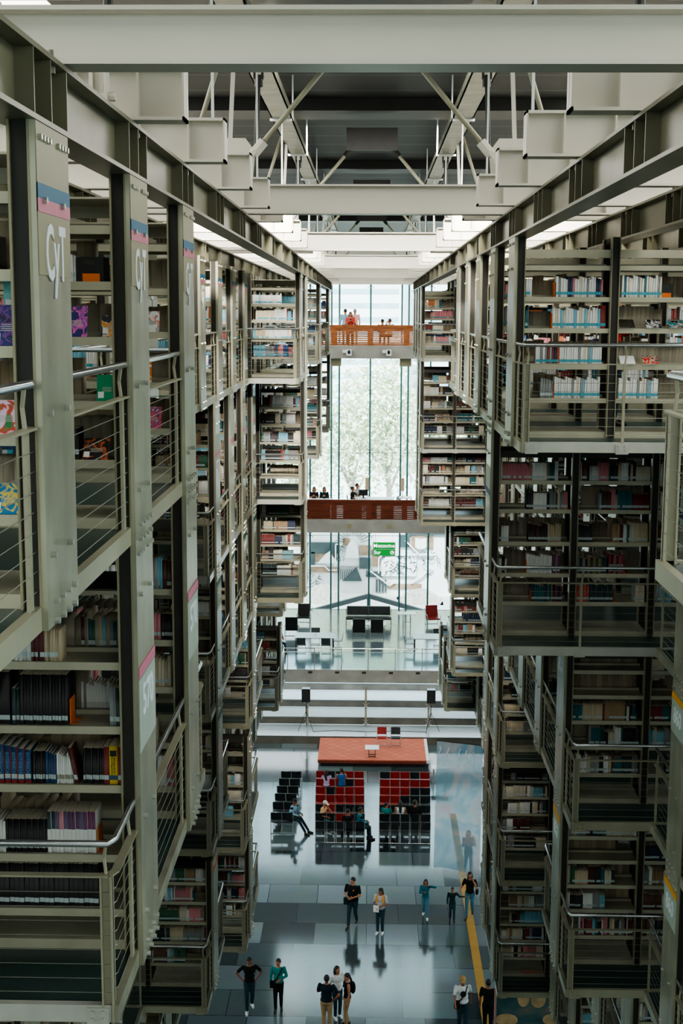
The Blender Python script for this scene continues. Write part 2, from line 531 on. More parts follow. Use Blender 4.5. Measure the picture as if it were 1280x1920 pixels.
def held(pidx, s, name, label, cat, mb, mtl):
    """An object in the hand of person pidx (side s), placed in world space."""
    root, J, S = PEOPLE[pidx]
    d = (J["wr", s] - J["el", s]).normalized()
    p = J["wr", s] + d * 0.1 * S
    wp = Matrix.Rotation(root.rotation_euler.z, 3, "Z") @ p + Vector(root.location)
    o = mb.obj(name, mtl, None, wp)
    o.rotation_euler = (0, 0, root.rotation_euler.z)
    return tag(o, label, cat)


mat_lips = mat("lips", rgb(140, 78, 70), 0.5)
extra_mats = dict(cap=cloth("khaki_cap", 176, 144, 92), capw=cloth("white_cap", 216, 214, 206))
K = dict(black=cloth("black", 22, 24, 26), jeans=cloth("dark_jeans", 34, 58, 66), blue_jeans=cloth("blue_jeans", 74, 120, 140), white=cloth("white", 206, 212, 214), teal=cloth("teal", 24, 128, 124), tealj=cloth("teal_jacket", 20, 102, 118),
         khaki=cloth("khaki", 158, 132, 100), navy=cloth("dark_navy", 20, 34, 46), grey=cloth("pale_grey", 170, 176, 174), orange=cloth("orange", 232, 140, 40), lilac=cloth("lilac", 190, 170, 204), blue=cloth("bright_blue", 30, 100, 160), red=cloth("coral_red", 196, 84, 70),
         peach=cloth("peach", 216, 170, 130), pinkp=cloth("pale_pink", 222, 170, 164), sky=cloth("pale_blue", 136, 172, 194), dgreen=cloth("dark_green", 22, 48, 48), redd=cloth("red", 178, 40, 34), tealc=cloth("teal_cap", 30, 110, 130), printm=cloth("dark_print", 40, 36, 44))
LEATHB = mat("black_shoe", rgb(24, 24, 24), 0.45)
WSH = mat("white_trainer", rgb(226, 228, 226), 0.5)
A = R(0)
person("heavy man in black T-shirt holding a dark bag, walking beside a woman", (-0.45, 41.8, 0), R(-18), 1.76, "walk", ("hold", "hold"), (-0.25, 0.28), K["black"], "short", K["jeans"], LEATHB, HAIRB, "short", SKIN, (-25, 8), [("badge", K["orange"]), ("strap", K["navy"])], 1.28)
person("woman in pale grey top with orange backpack carrying papers", (0.46, 41.35, 0), R(-14), 1.60, "walk", ("hold", "lap"), (0.04, 0.1), K["grey"], "short", K["jeans"], WSH, HAIRB, "pony", SKIN2, (-35, 10), [("backpack", K["orange"])])
held(1, -1, "papers", "white papers in the hand of the woman with the orange backpack", "papers", MB().box(-0.09, 0.09, -0.02, 0.0, -0.1, 0.12), WHITE)
person("girl in teal jacket and jeans with one arm raised to her head", (1.97, 42.5, 0), R(-6), 1.40, "walk", ("raise", "text"), (0.2, -0.2), K["tealj"], "long", K["blue_jeans"], WSH, HAIRB, "long", SKIN2, (0, 5))
person("small boy in dark clothes holding the hand of a woman", (2.85, 42.3, 0), R(0), 1.22, "walk", ("leadup", "down"), (0.16, -0.14), K["dgreen"], "long", K["jeans"], LEATHB, HAIRB, "short", SKIN2, (0, 0))
person("woman in black top and blue jeans holding a phone to her ear", (3.45, 42.6, 0), R(-12), 1.64, "walk", ("phone", "lead"), (-0.24, 0.24), K["black"], "short", K["blue_jeans"], LEATHB, HAIRB, "long", SKIN, (28, 0), [("shoulder_bag", K["black"])])
held(4, 1, "phone", "dark phone at the ear of the woman in black top", "phone", MB().box(-0.012, 0.012, -0.04, 0.04, -0.075, 0.075), BLACK)
person("woman in dark clothes seen through the sheer banner", (3.66, 46.2, 0), R(10), 1.66, "walk", ("text", "text"), (0.2, -0.2), K["navy"], "long", K["jeans"], LEATHB, HAIRB, "long", SKIN, (10, 10))
person("man in black T-shirt with hands on hips and white trainers", (-3.36, 36.25, 0), R(10), 1.74, "walk", ("hip", "hip"), (-0.18, 0.16), K["black"], "short", K["jeans"], WSH, HAIRB, "short", SKIN2, (10, 20))
person("woman in teal sweater with a black cross-body bag", (-2.53, 36.35, 0), R(0), 1.64, "walk", ("belly", "down"), (-0.1, 0.14), K["teal"], "long", K["black"], LEATHB, HAIRBR, "short", SKIN, (-20, 8), [("strap", K["black"])])
person("man seen from behind in dark polo and khaki trousers, hand on hip", (-1.10, 35.2, 0), R(170), 1.76, "stand", ("cross", "hip"), (0.0, 0.05), K["navy"], "short", K["khaki"], LEATHB, HAIRB, "short", SKIN2, (12, 0), None, 1.12)
person("person in black sleeveless top and khaki trousers facing the man in the polo", (-0.52, 35.55, 0), R(-80), 1.64, "stand", ("down", "down"), (0.06, -0.06), K["black"], "none", K["khaki"], LEATHB, HAIRB, "pony", SKIN, (0, 15), [("backpack", K["black"])])
person("person in white top and dark jeans half hidden between two others", (-0.82, 36.0, 0), R(20), 1.62, "stand", ("down", "down"), (0.0, 0.1), K["white"], "short", K["jeans"], WSH, HAIRB, "long", SKIN, (20, 0))
person("man in tan cap and white printed T-shirt with a black cross strap", (2.71, 35.3, 0), R(4), 1.72, "walk", ("swingb", "swingf"), (0.14, -0.12), K["white"], "short", K["jeans"], LEATHB, HAIRB, "cap", SKIN2, (0, 8), [("print", K["printm"]), ("strap", K["black"])], 1.15)
person("person in black half hidden by the painted panel", (3.42, 35.2, 0), R(170), 1.70, "stand", ("down", "down"), (0, 0.05), K["black"], "short", K["black"], LEATHB, HAIRB, "short", SKIN2)
FS = 49.68 + 0.26
person("man in blue and white jacket sitting turned sideways in the last left row", (-2.98, FS + 0.1, 0), R(62), 1.74, "sit", ("lap", "lap"), (0, 0), K["sky"], "long", K["jeans"], LEATHB, HAIRB, "short", SKIN2, (0, 22), [("sleeve_patch", K["navy"])], lean=0.16, legdir=(0, 0.32))
person("person in pale cap and peach top sitting at the left end of the middle block", (-1.78, 49.66 + 0.3, 0), R(60), 1.62, "sit", ("chin", "lap"), (0, 0), K["peach"], "short", K["blue_jeans"], WSH, HAIRG, "cap_white", SKIN, (0, 20), lean=0.14)
person("long haired person in lilac sitting in the second row of the middle block", (-1.7, 52.6 + 0.95, 0), R(180), 1.52, "sit", ("lap", "lap"), (0, 0), K["lilac"], "short", K["jeans"], WSH, HAIRB, "long", SKIN, (-30, 0))
person("person in sleeveless bright blue top sitting in the second row", (-1.08, 53.55 + 0.05, 0), R(180), 1.70, "sit", ("lap", "lap"), (0, 0), K["blue"], "none", K["jeans"], LEATHB, HAIRB, "short", SKIN, (20, 0))
person("person in black T-shirt with arms folded in the last middle row", (-0.72, 48.82 + 0.22, 0), R(195), 1.64, "sit", ("cross", "chin"), (0, 0), K["black"], "short", K["black"], LEATHB, HAIRB, "short", SKIN, (-70, 5))
person("man in teal and black jacket sitting sideways at the end of the last middle row", (-0.33, 48.82 + 0.28, 0), R(110), 1.74, "sit", ("lap", "lap"), (0, 0), K["tealj"], "long", K["jeans"], LEATHB, HAIRB, "short", SKIN2, (0, 15), [("sleeve_patch", K["black"])], lean=0.06)
person("boy in teal T-shirt sitting in the right block", (0.75, 49.66 + 0.28, 0), R(165), 1.5, "sit", ("lap", "lap"), (0, 0), K["teal"], "short", K["jeans"], WSH, HAIRB, "short", SKIN, (-50, 0))
person("woman with long black hair and white top sitting in the right block", (1.29, 49.66 + 0.28, 0), R(180), 1.66, "sit", ("lap", "lap"), (0, 0), K["white"], "none", K["jeans"], LEATHB, HAIRB, "long", SKIN)
person("man in black sitting right of the long haired woman", (1.86, 49.66 + 0.28, 0), R(185), 1.76, "sit", ("lap", "lap"), (0, 0), K["black"], "long", K["black"], LEATHB, HAIRB, "short", SKIN2, (-60, 0), None, 1.15)
B1_, B2_, MZ_, LV0_ = EYE - 1.5, EYE - 9.7, EYE - 17.05, EYE - 1.4
person("woman in coral red looking at her phone on the upper bridge", (-0.95, 63.5, B1_), R(0), 1.62, "stand", ("text", "text"), (0, 0.02), K["red"], "long", K["jeans"], LEATHB, HAIRBR, "long", SKIN, (0, 18), [("shoulder_bag", K["printm"])])
held(22, 1, "phone", "phone in the hands of the woman in coral red", "phone", MB().box(-0.04, 0.04, -0.01, 0.01, -0.06, 0.07), BLACK)
person("person in pale blue shirt seen from behind on the upper bridge", (-1.25, 66.6, B1_), R(180), 1.78, "stand", ("down", "hold"), (0, 0), K["sky"], "long", K["jeans"], LEATHB, HAIRB, "short", SKIN)
person("grey haired person in pale pink seen from behind on the upper bridge", (-0.78, 66.8, B1_), R(185), 1.78, "stand", ("hold", "down"), (0, 0), K["pinkp"], "long", K["khaki"], LEATHB, HAIRG, "short", SKIN)
person("seated person in teal cap just above the upper parapet", (0.55, 63.9, B1_), R(180), 1.66, "sit", ("lap", "lap"), (0, 0), K["navy"], "long", K["jeans"], LEATHB, HAIRB, "short", SKIN, (30, 15), [("sleeve_patch", K["navy"])], seat=0.4)
person("seated person holding up a phone on the upper bridge", (0.9, 64.6, B1_), R(200), 1.66, "sit", ("phone", "lap"), (0, 0), K["grey"], "short", K["jeans"], LEATHB, HAIRBR, "short", SKIN, (40, 0), seat=0.42)
person("woman in black T-shirt sitting and reaching to the monitor on the lower bridge", (-0.83, 65.3, B2_), R(86), 1.68, "sit", ("reach", "lap"), (0, 0), K["black"], "short", K["jeans"], LEATHB, HAIRB, "bun", SKIN, (0, 0))
person("person behind the seated woman in black on the lower bridge", (-0.62, 66.3, B2_), R(70), 1.76, "sit", ("lap", "lap"), (0, 0), K["grey"], "short", K["jeans"], LEATHB, HAIRB, "short", SKIN, (0, 0))
person("long haired reader at the far left of the lower bridge, left of two", (-2.72, 65.3, B2_), R(0), 1.62, "sit", ("text", "text"), (0, 0), K["printm"], "short", K["jeans"], LEATHB, HAIRBR, "long", SKIN, (0, 20))
person("long haired reader at the left of the lower bridge, right of two", (-2.22, 65.3, B2_), R(0), 1.62, "sit", ("text", "text"), (0, 0), K["dgreen"], "long", K["jeans"], LEATHB, HAIRB, "long", SKIN, (0, 20))
person("person in red sitting at the far left of the mezzanine", (-4.55, 66.3, MZ_), R(40), 1.66, "sit", ("lap", "lap"), (0, 0), K["redd"], "long", K["jeans"], LEATHB, HAIRB, "short", SKIN)
person("person in red sleeve reaching between racks with a phone, top right", (3.05, 17.1, LV0_), R(60), 1.66, "stand", ("down", "reach"), (0, 0), K["redd"], "long", K["jeans"], LEATHB, HAIRB, "short", SKIN)
# ------------------------------------------------------------------ tiers, rack rows, galleries
BAY = 1.06
PLANE = {-1: {1: 1.55, 2: 2.62, 3: 3.70}, 1: {1: 1.64, 2: 2.70, 3: 3.76}}
OUT = 6.95
LV = [EYE - 1.5, EYE - 4.42, EYE - 6.79, EYE - 9.16, EYE - 11.53, EYE - 13.9]   # undersides of the decks
TOP = [EYE + 0.86, LV[0], LV[1], LV[2], LV[3], LV[4]]                           # what each tier hangs under
SH = [[0.55, 0.93, 1.34, 1.69, 2.04], [0.57, 0.96, 1.39, 1.83, 2.22]] + [[0.53, 0.92, 1.28, 1.64, 1.99]] * 4
SH_NEAR = [0.39, 0.78, 1.27, 1.68, 2.12]
# (y0, y1, plane, first rack row or None for the grid)
LAY = {
    -1: [
        [(0.7, 12.0, 1, 1.73), (12.0, 28.9, 2, 13.7), (28.9, 34.0, 1, 29.9), (34.0, 40.2, 2, 35.3), (40.2, 43.8, 1, 41.2), (43.8, 49.0, 2, 44.9), (49.0, 52.6, 1, 50.0)],
        [(1.5, 7.85, 3, None), (7.85, 12.3, 1, 8.93), (12.3, 21.7, 3, None), (21.7, 31.0, 2, 22.75), (31.0, 34.0, 1, 32.0), (34.0, 41.0, 3, None), (41.0, 44.0, 1, 42.0), (44.0, 50.3, 3, None), (50.3, 52.6, 1, 51.3)],
        [(9.0, 21.7, 3, None), (21.7, 31.1, 2, 22.75), (31.1, 34.0, 1, 32.1), (34.0, 52.6, 3, None)],
        [(13.0, 21.7, 3, None), (21.7, 24.4, 2, 22.75), (24.4, 28.8, 3, None), (28.8, 32.4, 2, 29.8), (32.4, 40.0, 3, None), (40.0, 43.0, 2, 41.0), (43.0, 52.6, 3, None)],
        [(17.0, 20.8, 3, None), (20.8, 23.4, 2, 21.8), (23.4, 27.5, 3, None), (27.5, 31.0, 2, 28.5), (31.0, 38.0, 3, None), (38.0, 41.0, 2, 39.0), (41.0, 52.6, 3, None)],
        [(21.0, 27.7, 3, None), (27.7, 31.0, 2, 28.7), (31.0, 52.6, 3, None)],
    ],
    1: [
        [(0.3, 7.6, 1, 1.3), (7.6, 14.7, 3, 8.5), (14.7, 28.0, 1, 15.7), (28.0, 43.0, 3, 29.0), (43.0, 52.6, 1, 44.0)],
        [(6.0, 17.15, 3, None), (17.15, 20.0, 1, 18.15), (20.0, 43.0, 3, None), (43.0, 47.0, 1, 44.0), (47.0, 52.6, 3, None)],
        [(10.0, 17.1, 3, None), (17.1, 26.3, 2, 18.15), (26.3, 43.0, 3, None), (43.0, 47.0, 1, 44.0), (47.0, 52.6, 3, None)],
        [(13.0, 17.1, 3, None), (17.1, 19.6, 2, 18.15), (19.6, 26.4, 3, None), (26.4, 31.0, 2, 27.4), (31.0, 43.0, 3, None), (43.0, 47.0, 2, 44.0), (47.0, 52.6, 3, None)],
        [(17.0, 26.0, 3, None), (26.0, 30.5, 2, 27.0), (30.5, 42.0, 3, None), (42.0, 45.5, 2, 43.0), (45.5, 52.6, 3, None)],
        [(21.0, 25.9, 3, None), (25.9, 30.5, 2, 26.9), (30.5, 46.0, 3, None), (46.0, 50.0, 2, 47.0), (50.0, 52.6, 3, None)],
    ],
}
GRID = {-1: 1.73, 1: 1.3}
PITCH = 2.4
cache = {}


def rack_meshes(h, tier):
    key = (round(h, 2), tier)
    if key in cache: return cache[key]
    b = MB()                                              # flat plate that closes the end of the row
    b.box(-0.03, 0.0, -0.33, 0.33, 0, h, 0)
    for z in (0.35, 1.03, h - 0.35):
        for y in (-0.14, 0.22):
            b.tube([(-0.03, y, z), (-0.055, y, z)], 0.017, 6, 1)
    for k in range(4):
        b.tube([(-0.03, -0.27 + k * 0.06, h - 0.07), (-0.05, -0.27 + k * 0.06, h - 0.07)], 0.015, 6, 1)
        b.tube([(-0.03, 0.09 + k * 0.06, h - 0.07), (-0.05, 0.09 + k * 0.06, h - 0.07)], 0.015, 6, 1)
        b.tube([(-0.03, -0.2 + k * 0.13, 0.02), (-0.055, -0.2 + k * 0.13, 0.02)], 0.017, 6, 1)
        b.tube([(-0.03, -0.2 + k * 0.13, 0.12), (-0.055, -0.2 + k * 0.13, 0.12)], 0.017, 6, 1)
    plate = b.mesh("end_plate", [GALV, BOLT])
    p = MB()                                              # pair of channels, front and back of the row
    for s in (-1, 1):
        p.box(0.0, 0.095, s * 0.25, s * 0.31, 0, h, 0)
        p.box(-0.004, 0.008, s * 0.24, s * 0.332, 0, h, 1)
        p.box(0.087, 0.099, s * 0.24, s * 0.332, 0, h, 1)
    p.box(0.02, 0.07, -0.25, 0.25, h - 0.06, h, 0)
    p.box(0.02, 0.07, -0.25, 0.25, 0.1, 0.16, 0)
    post = p.mesh("post", [DARK, STEEL2])
    s_ = MB()
    s_.box(0.1, 1.055, -0.3, 0.3, -0.012, 0.0, 0)
    for s in (-1, 1):
        s_.box(0.1, 1.055, s * 0.295, s * 0.31, -0.05, 0.004, 0)
    s_.box(0.1, 1.055, -0.02, 0.02, 0.0, 0.03, 0)
    shelf = s_.mesh("shelf", SHELF)
    t = MB()
    t.box(0.1, 1.055, -0.31, -0.27, -0.09, 0.0, 0)
    t.box(0.1, 1.055, -0.29, 0.31, -0.012, 0.0, 0)
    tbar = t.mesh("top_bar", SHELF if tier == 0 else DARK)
    pl = MB().box(0.1, 1.055, -0.3, 0.3, 0.1, 0.17).mesh("plinth", SHELF)
    cache[key] = (plate, post, shelf, tbar, pl)
    return cache[key]


rack_rows = []      # (side, tier, plane, y, x_inner, is_front_row)


def build_rack(side, tier, plane, y, n, front):
    zb = LV[tier] + 0.0
    h = TOP[tier] - zb
    xi = PLANE[side][plane]
    nb = int(round((OUT - xi) / BAY))
    sname = "left" if side < 0 else "right"
    lab = f"steel book rack on the {sname}, {TIER[tier]} tier, {ORD[min(n, 28)]} row from the front"
    t = thing("book_rack", lab, "book rack", (side * xi, y, zb), 0.0 if side > 0 else math.pi, f"book racks on the {sname}, {TIER[tier]} tier")
    near = (side, tier) == (-1, 1) and y < 13
    plate, post, shelf, tbar, plinth = rack_meshes(h, tier)
    place("end_plate", plate, t)
    for k in range(nb + 1):
        place("post", post, t, (k * BAY, 0, 0))
    lv = SH_NEAR if near else SH[tier]
    for k in range(nb):
        place("plinth", plinth, t, (k * BAY, 0, 0))
        for z in lv:
            place("shelf", shelf, t, (k * BAY, 0, z))
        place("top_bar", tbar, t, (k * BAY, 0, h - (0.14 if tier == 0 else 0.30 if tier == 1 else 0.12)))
    rack_rows.append((side, tier, plane, y, xi, front, t, h, nb, lv))
    return t


def gallery(side, tier, y0, y1, plane, front, back, n, rows_y):
    """A walkway deck with its rails; the inner side looks into the nave."""
    xi = PLANE[side][plane]
    zb = LV[tier]
    L, D = OUT - xi, y1 - y0
    sname = "left" if side < 0 else "right"
    lab = f"dark walkway deck with cable railing on the {sname}, {TIER[tier]} tier, {ORD[n]} from the front"
    t = thing("walkway_deck", lab, "walkway", (side * xi, y0, zb), 0, f"walkway decks on the {sname}")
    X = lambda a: side * a
    MB().box(X(0.06), X(L), 0.06, D - 0.02, 0.05, 0.1).obj("floor_mat", RUBBER, t)
    b = MB().box(X(0), X(0.05), 0, D, 0.0, 0.115)
    for ry in rows_y:                                     # bolt clusters where the racks are fixed
        for k in range(4):
            b.tube([(X(-0.0), ry - y0 - 0.2 + k * 0.13, 0.05), (X(-0.02), ry - y0 - 0.2 + k * 0.13, 0.05)], 0.016, 5)
    b.obj("edge_beam", STEEL if tier == 0 else GALV, t)
    if front:
        b = MB().box(X(0.05), X(L), 0.0, 0.05, 0.0, 0.115)
        for k in range(int(L / BAY) + 1):
            x = 0.13 if k == 0 else k * BAY + 0.06
            b.box(X(x - 0.07), X(x + 0.07), -0.012, 0.0, -0.015, 0.1)
            for dz in (0.025, 0.075):
                b.tube([(X(x - 0.035), -0.012, dz), (X(x - 0.035), -0.03, dz)], 0.014, 6)
                b.tube([(X(x + 0.035), -0.012, dz), (X(x + 0.035), -0.03, dz)], 0.014, 6)
        b.obj("edge_beam", PALES if tier < 2 else STEEL, t)
    if back:
        MB().box(X(0.05), X(L), D - 0.05, D, 0.0, 0.115).obj("edge_beam", STEEL, t)
    # railing: inner side, plus front and back where the deck is exposed
    top, low = 1.17, 0.965
    loop = []
    if front: loop += [(X(L), 0.02), (X(0.05), 0.02)]
    else: loop += [(X(0.02), 0.0)]
    if front: loop += [(X(0.02), 0.10)]
    loop += [(X(0.02), D - 0.1)]
    if back: loop += [(X(0.05), D - 0.02), (X(L), D - 0.02)]
    MB().tube([(x, y, top) for x, y in loop], 0.022, 7).obj("handrail", CHROME, t, smooth=True)
    b = MB()
    for (xa, ya), (xb, yb) in zip(loop[:-1], loop[1:]):
        b.bar((xa, ya, low), (xb, yb, low), 0.055, 0.012)
    b.obj("lower_rail", STEEL, t)
    def post(x, y, w=0.05, d=0.02, wide=False):
        p = MB()
        sx = 0.075 if wide else w
        p.box(x - sx / 2, x + sx / 2, y - d / 2, y + d / 2, -0.01 if wide else 0.0, low)
        if wide:
            p.box(x - sx / 2 - side * 0.0, x - sx / 2 + 0.012, y - 0.04, y + 0.04, 0, low)
            p.box(x + sx / 2 - 0.012, x + sx / 2, y - 0.04, y + 0.04, 0, low)
        p.tube([(x, y, low - 0.02), (x + side * 0.02, y + 0.03, low + 0.1), (x, y, top - 0.01)], 0.012, 5)
        p.obj("railing_post", STEEL, t)
    if front:
        post(X(0.065), 0.03, wide=True)
        k = 1
        while k * BAY + 0.06 < L and k < 4:
            post(X(k * BAY + 0.06), 0.0, 0.03)
            k += 1
    if back: post(X(0.065), D - 0.04, wide=True)
    for ry in rows_y:
        for dy in (-0.42, 0.42):
            yy = ry - y0 + dy
            if 0.25 < yy < D - 0.25: post(X(0.03), yy, 0.02, 0.06)
    for k in range(8):
        z = 0.19 + k * 0.095
        MB().tube([(x, y, z) for x, y in loop], 0.0026, 4).obj("cable", CABLE, t)
    return t


for side in (-1, 1):
    for tier in range(6):
        segs = LAY[side][tier]
        nrow = 0
        ndeck = 0
        for i, (y0, y1, pl, first) in enumerate(segs):
            prev = segs[i - 1][2] if i else pl
            nxt = segs[i + 1][2] if i + 1 < len(segs) else 9
            front = prev > pl
            back = nxt > pl
            if first is None:
                k = math.ceil((y0 + 0.45 - GRID[side]) / PITCH)
                first = GRID[side] + k * PITCH
            ys = []
            y = first
            while y < y1 - 0.35:
                ys.append(y); y += PITCH
            xi = PLANE[side][pl]
            if in_frame(side * xi, side * OUT, y0, y1, LV[tier], LV[tier] + 1.2):
                ndeck += 1
                gallery(side, tier, y0, y1, pl, front, back, ndeck, ys)
            for j, y in enumerate(ys):
                if in_frame(side * xi, side * OUT, y - 0.35, y + 0.35, LV[tier], TOP[tier], 20):
                    nrow += 1
                    build_rack(side, tier, pl, y, nrow, front and j == 0)
# ------------------------------------------------------------------ roof steel
def ibeam_y(mb, x, y0, y1, z0, z1, fw=0.2, tf=0.025, tw=0.014):
    mb.box(x - fw / 2, x + fw / 2, y0, y1, z0, z0 + tf)
    mb.box(x - fw / 2, x + fw / 2, y0, y1, z1 - tf, z1)
    mb.box(x - tw / 2, x + tw / 2, y0, y1, z0 + tf, z1 - tf)


def ibeam_x(mb, y, x0, x1, z0, z1, fw=0.2, tf=0.022, tw=0.014):
    mb.box(x0, x1, y - fw / 2, y + fw / 2, z0, z0 + tf)
    mb.box(x0, x1, y - fw / 2, y + fw / 2, z1 - tf, z1)
    mb.box(x0, x1, y - tw / 2, y + tw / 2, z0 + tf, z1 - tf)


FRAMES = [7.0, 17.1, 27.0, 37.3, 47.2, 57.5]
ZB, ZT, ZC = EYE + 0.86, EYE + 1.2, EYE + 1.58
for side in (-1, 1):
    sn = "left" if side < 0 else "right"
    for k, x in enumerate((PLANE[side][1] + 0.06, PLANE[side][2] + 0.3, PLANE[side][3] + 0.45, PLANE[side][3] + 1.6)):
        b = MB()
        ibeam_y(b, side * x, -1.0, 53.4, ZB, ZT)
        y = 1.73 if side < 0 else 1.3
        while y < 53:
            for dy in (-0.33, 0.0, 0.33) if y < 25 else (0.0,):
                for s in (-1, 1):
                    b.box(side * x + s * 0.007, side * x + s * 0.095, y + dy - 0.007, y + dy + 0.007, ZB + 0.025, ZT - 0.025)
            for s in (-1, 1):
                b.tube([(side * x + s * 0.06, y + 0.16, ZT), (side * x + s * 0.06, y + 0.16, ZT + 0.05)], 0.014, 6)
                b.tube([(side * x + s * 0.06, y + 0.16, ZT - 0.025), (side * x + s * 0.06, y + 0.16, ZT - 0.06)], 0.02, 6)
            y += PITCH
        struct("longitudinal_beam", b, GIRD, f"long olive steel girder carrying the {sn} book racks, {ORD[k + 1]} from the nave")

for k, y in enumerate(FRAMES):
    b = MB()
    ibeam_x(b, y, -8.5, 8.5, ZT + 0.02, ZC - (0.08 if k == 0 else 0), 0.24)
    for x in (-1.9, -2.2, -2.5, 1.78, 2.3, 2.9):
        b.box(x - 0.008, x + 0.008, y - 0.11, y + 0.11, ZT + 0.04, ZC - 0.02)
    struct("cross_beam", b, BEAM, f"cream steel cross beam over the nave, {ORD[k + 1]} from the camera")
# joists between the frames, stopping short of the nave
for side in (-1, 1):
    n = 0
    y = (1.73 if side < 0 else 1.3) + 3 * PITCH
    while y < 54:
        if min(abs(y - f) for f in FRAMES) > 0.6:
            n += 1
            b = MB()
            ibeam_x(b, y, side * 1.2, side * 8.5, ZT + 0.02, ZC - 0.01, 0.2)
            b.box(side * 1.2, side * 1.214, y - 0.1, y + 0.1, ZT + 0.02, ZC - 0.01)
            for dx in (1.5, 1.9):
                b.box(side * dx - 0.006, side * dx + 0.006, y - 0.09, y + 0.09, ZT + 0.04, ZC - 0.03)
            struct("roof_joist", b, BEAM, f"cream joist end on the {'left' if side < 0 else 'right'} girder, {ORD[min(n, 28)]} from the camera")
        y += PITCH

# tie rods, gussets and centre nodes above every frame
for k, y in enumerate(FRAMES):
    zn = EYE + 3.35
    t = thing("rod_truss", f"V-shaped steel tie rods with pinned gussets over the {ORD[k + 1]} cross beam", "roof truss", (0, y, EYE), 0, "tie rod trusses under the roof")
    MB().box(-0.5, 0.5, -0.05, 0.05, 3.15, 3.58).obj("node_plate", SOOT, t)
    for s in (-1, 1):
        g = MB().prism([(s * 1.5, 1.58), (s * 1.95, 1.58), (s * 2.02, 2.02), (s * 1.9, 2.16), (s * 1.58, 2.16), (s * 1.46, 2.0)], 0.12, 0.15)
        g.obj("gusset", BEAM, t)
        r = MB()
        a, e = Vector((s * 1.6, 0, 1.8)), Vector((s * 0.3, 0, 3.32))
        d = (e - a).normalized()
        r.tube([a + d * 0.28, e - d * 0.2], 0.032, 8)
        r.obj("tie_rod", STEEL, t, smooth=True)
        c = MB()
        c.bar(a - d * 0.05, a + d * 0.24, 0.05, 0.17, up=(0, 1, 0))
        c.tube([a + d * 0.2, a + d * 0.4], 0.065, 8)
        c.tube([a + Vector((0, -0.06, 0)), a + Vector((0, 0.06, 0))], 0.06, 10)
        c.obj("fork_end", BEAM, t)
        c = MB()
        c.tube([e - d * 0.36, e - d * 0.16], 0.05, 8)
        c.bar(e - d * 0.2, e + d * 0.05, 0.03, 0.12, up=(0, 1, 0))
        c.obj("fork_end", SOOT, t)
        # outward strut and upright hanger
        r = MB()
        r.tube([(s * 2.35, 0, 1.62), (s * 1.62, 0, 3.9)], 0.03, 8)
        r.obj("tie_rod", STEEL, t, smooth=True)
        r = MB()
        r.tube([(s * 1.56, 1.2, 1.66), (s * 1.5, 1.2, 3.1)], 0.03, 8)
        r.tube([(s * 1.5, 1.2, 2.95), (s * 1.5, 1.2, 3.1)], 0.055, 8)
        for dx in (-0.05, 0.05):
            r.bar((s * 1.5 + dx, 1.2, 3.05), (s * 1.5 + dx, 1.2, 3.35), 0.03, 0.08)
        r.obj("hanger", DARK, t)
        r = MB()
        for dx in (-0.045, 0.045):
            r.bar((s * 1.7 + dx, 1.62, 1.24), (s * 1.7 + dx, 1.62, 1.5), 0.022, 0.09, up=(0, 1, 0))
            r.bar((s * 1.7 + dx, 1.62, 1.48), (s * 1.7 + dx * 2.4, 1.62, 1.72), 0.022, 0.07, up=(0, 1, 0))
        r.bar((s * 1.7, 1.62, 1.2), (s * 1.7, 1.62, 1.75), 0.05, 0.02, up=(0, 1, 0))
        r.tube([(s * 1.7 - 0.1, 1.62, 1.33), (s * 1.7 + 0.1, 1.62, 1.33)], 0.03, 8)
        r.obj("clevis", BEAM, t)
        r = MB()
        r.bar((s * 1.72, -0.6, 1.6), (s * 1.6, -0.6, 3.9), 0.05, 0.02)
        r.obj("flat_tie", BEAM, t)

# service trays with hangers running along the ceiling
for s in (-1, 1):
    sn = "left" if s < 0 else "right"
    t = thing("service_tray", f"long steel channel tray under the ceiling on the {sn}", "cable tray", (s * 1.5, 0, EYE + 3.2), 0)
    b = MB()
    b.box(-0.17, 0.17, 8, 58, 0.0, 0.02); b.box(-0.17, -0.15, 8, 58, 0.0, 0.14); b.box(0.15, 0.17, 8, 58, 0.0, 0.14)
    b.obj("channel", GALV, t)
    for y in range(13, 58, 5):
        h = MB()
        h.box(-0.2, 0.2, y - 0.03, y + 0.03, -0.04, 0.0); h.box(0.18 * -s - 0.012, 0.18 * -s + 0.012, y - 0.03, y + 0.03, -0.04, 0.7)
        h.box(-0.012, 0.012, y - 0.02, y + 0.02, -1.6, -0.04)
        h.obj("hanger_bracket", WHITE, t)

# ceiling: dark boards over the nave, light diffusing roof lights over the racks
m, nt, bs = base_mat("dark_ceiling_boards")
tc = nt.nodes.new("ShaderNodeTexCoord")
wv = nt.nodes.new("ShaderNodeTexWave")
wv.bands_direction = "Y"; wv.wave_profile = "SAW"
wv.inputs["Scale"].default_value = 0.2
cr = nt.nodes.new("ShaderNodeValToRGB")
cr.color_ramp.interpolation = "CONSTANT"
cr.color_ramp.elements[0].color = rgb(84, 88, 88)
e = cr.color_ramp.elements[1]; e.position = 0.04; e.color = rgb(20, 24, 24)
nt.links.new(tc.outputs["Object"], wv.inputs["Vector"])
nt.links.new(wv.outputs["Color"], cr.inputs["Fac"])
nt.links.new(cr.outputs["Color"], bs.inputs["Base Color"])
bs.inputs["Roughness"].default_value = 0.6
CEIL = m
ZR = EYE + 4.0
struct("ceiling", MB().box(-4.0, 4.0, -8, 78, ZR, ZR + 0.1), CEIL, "dark slatted ceiling above the nave")
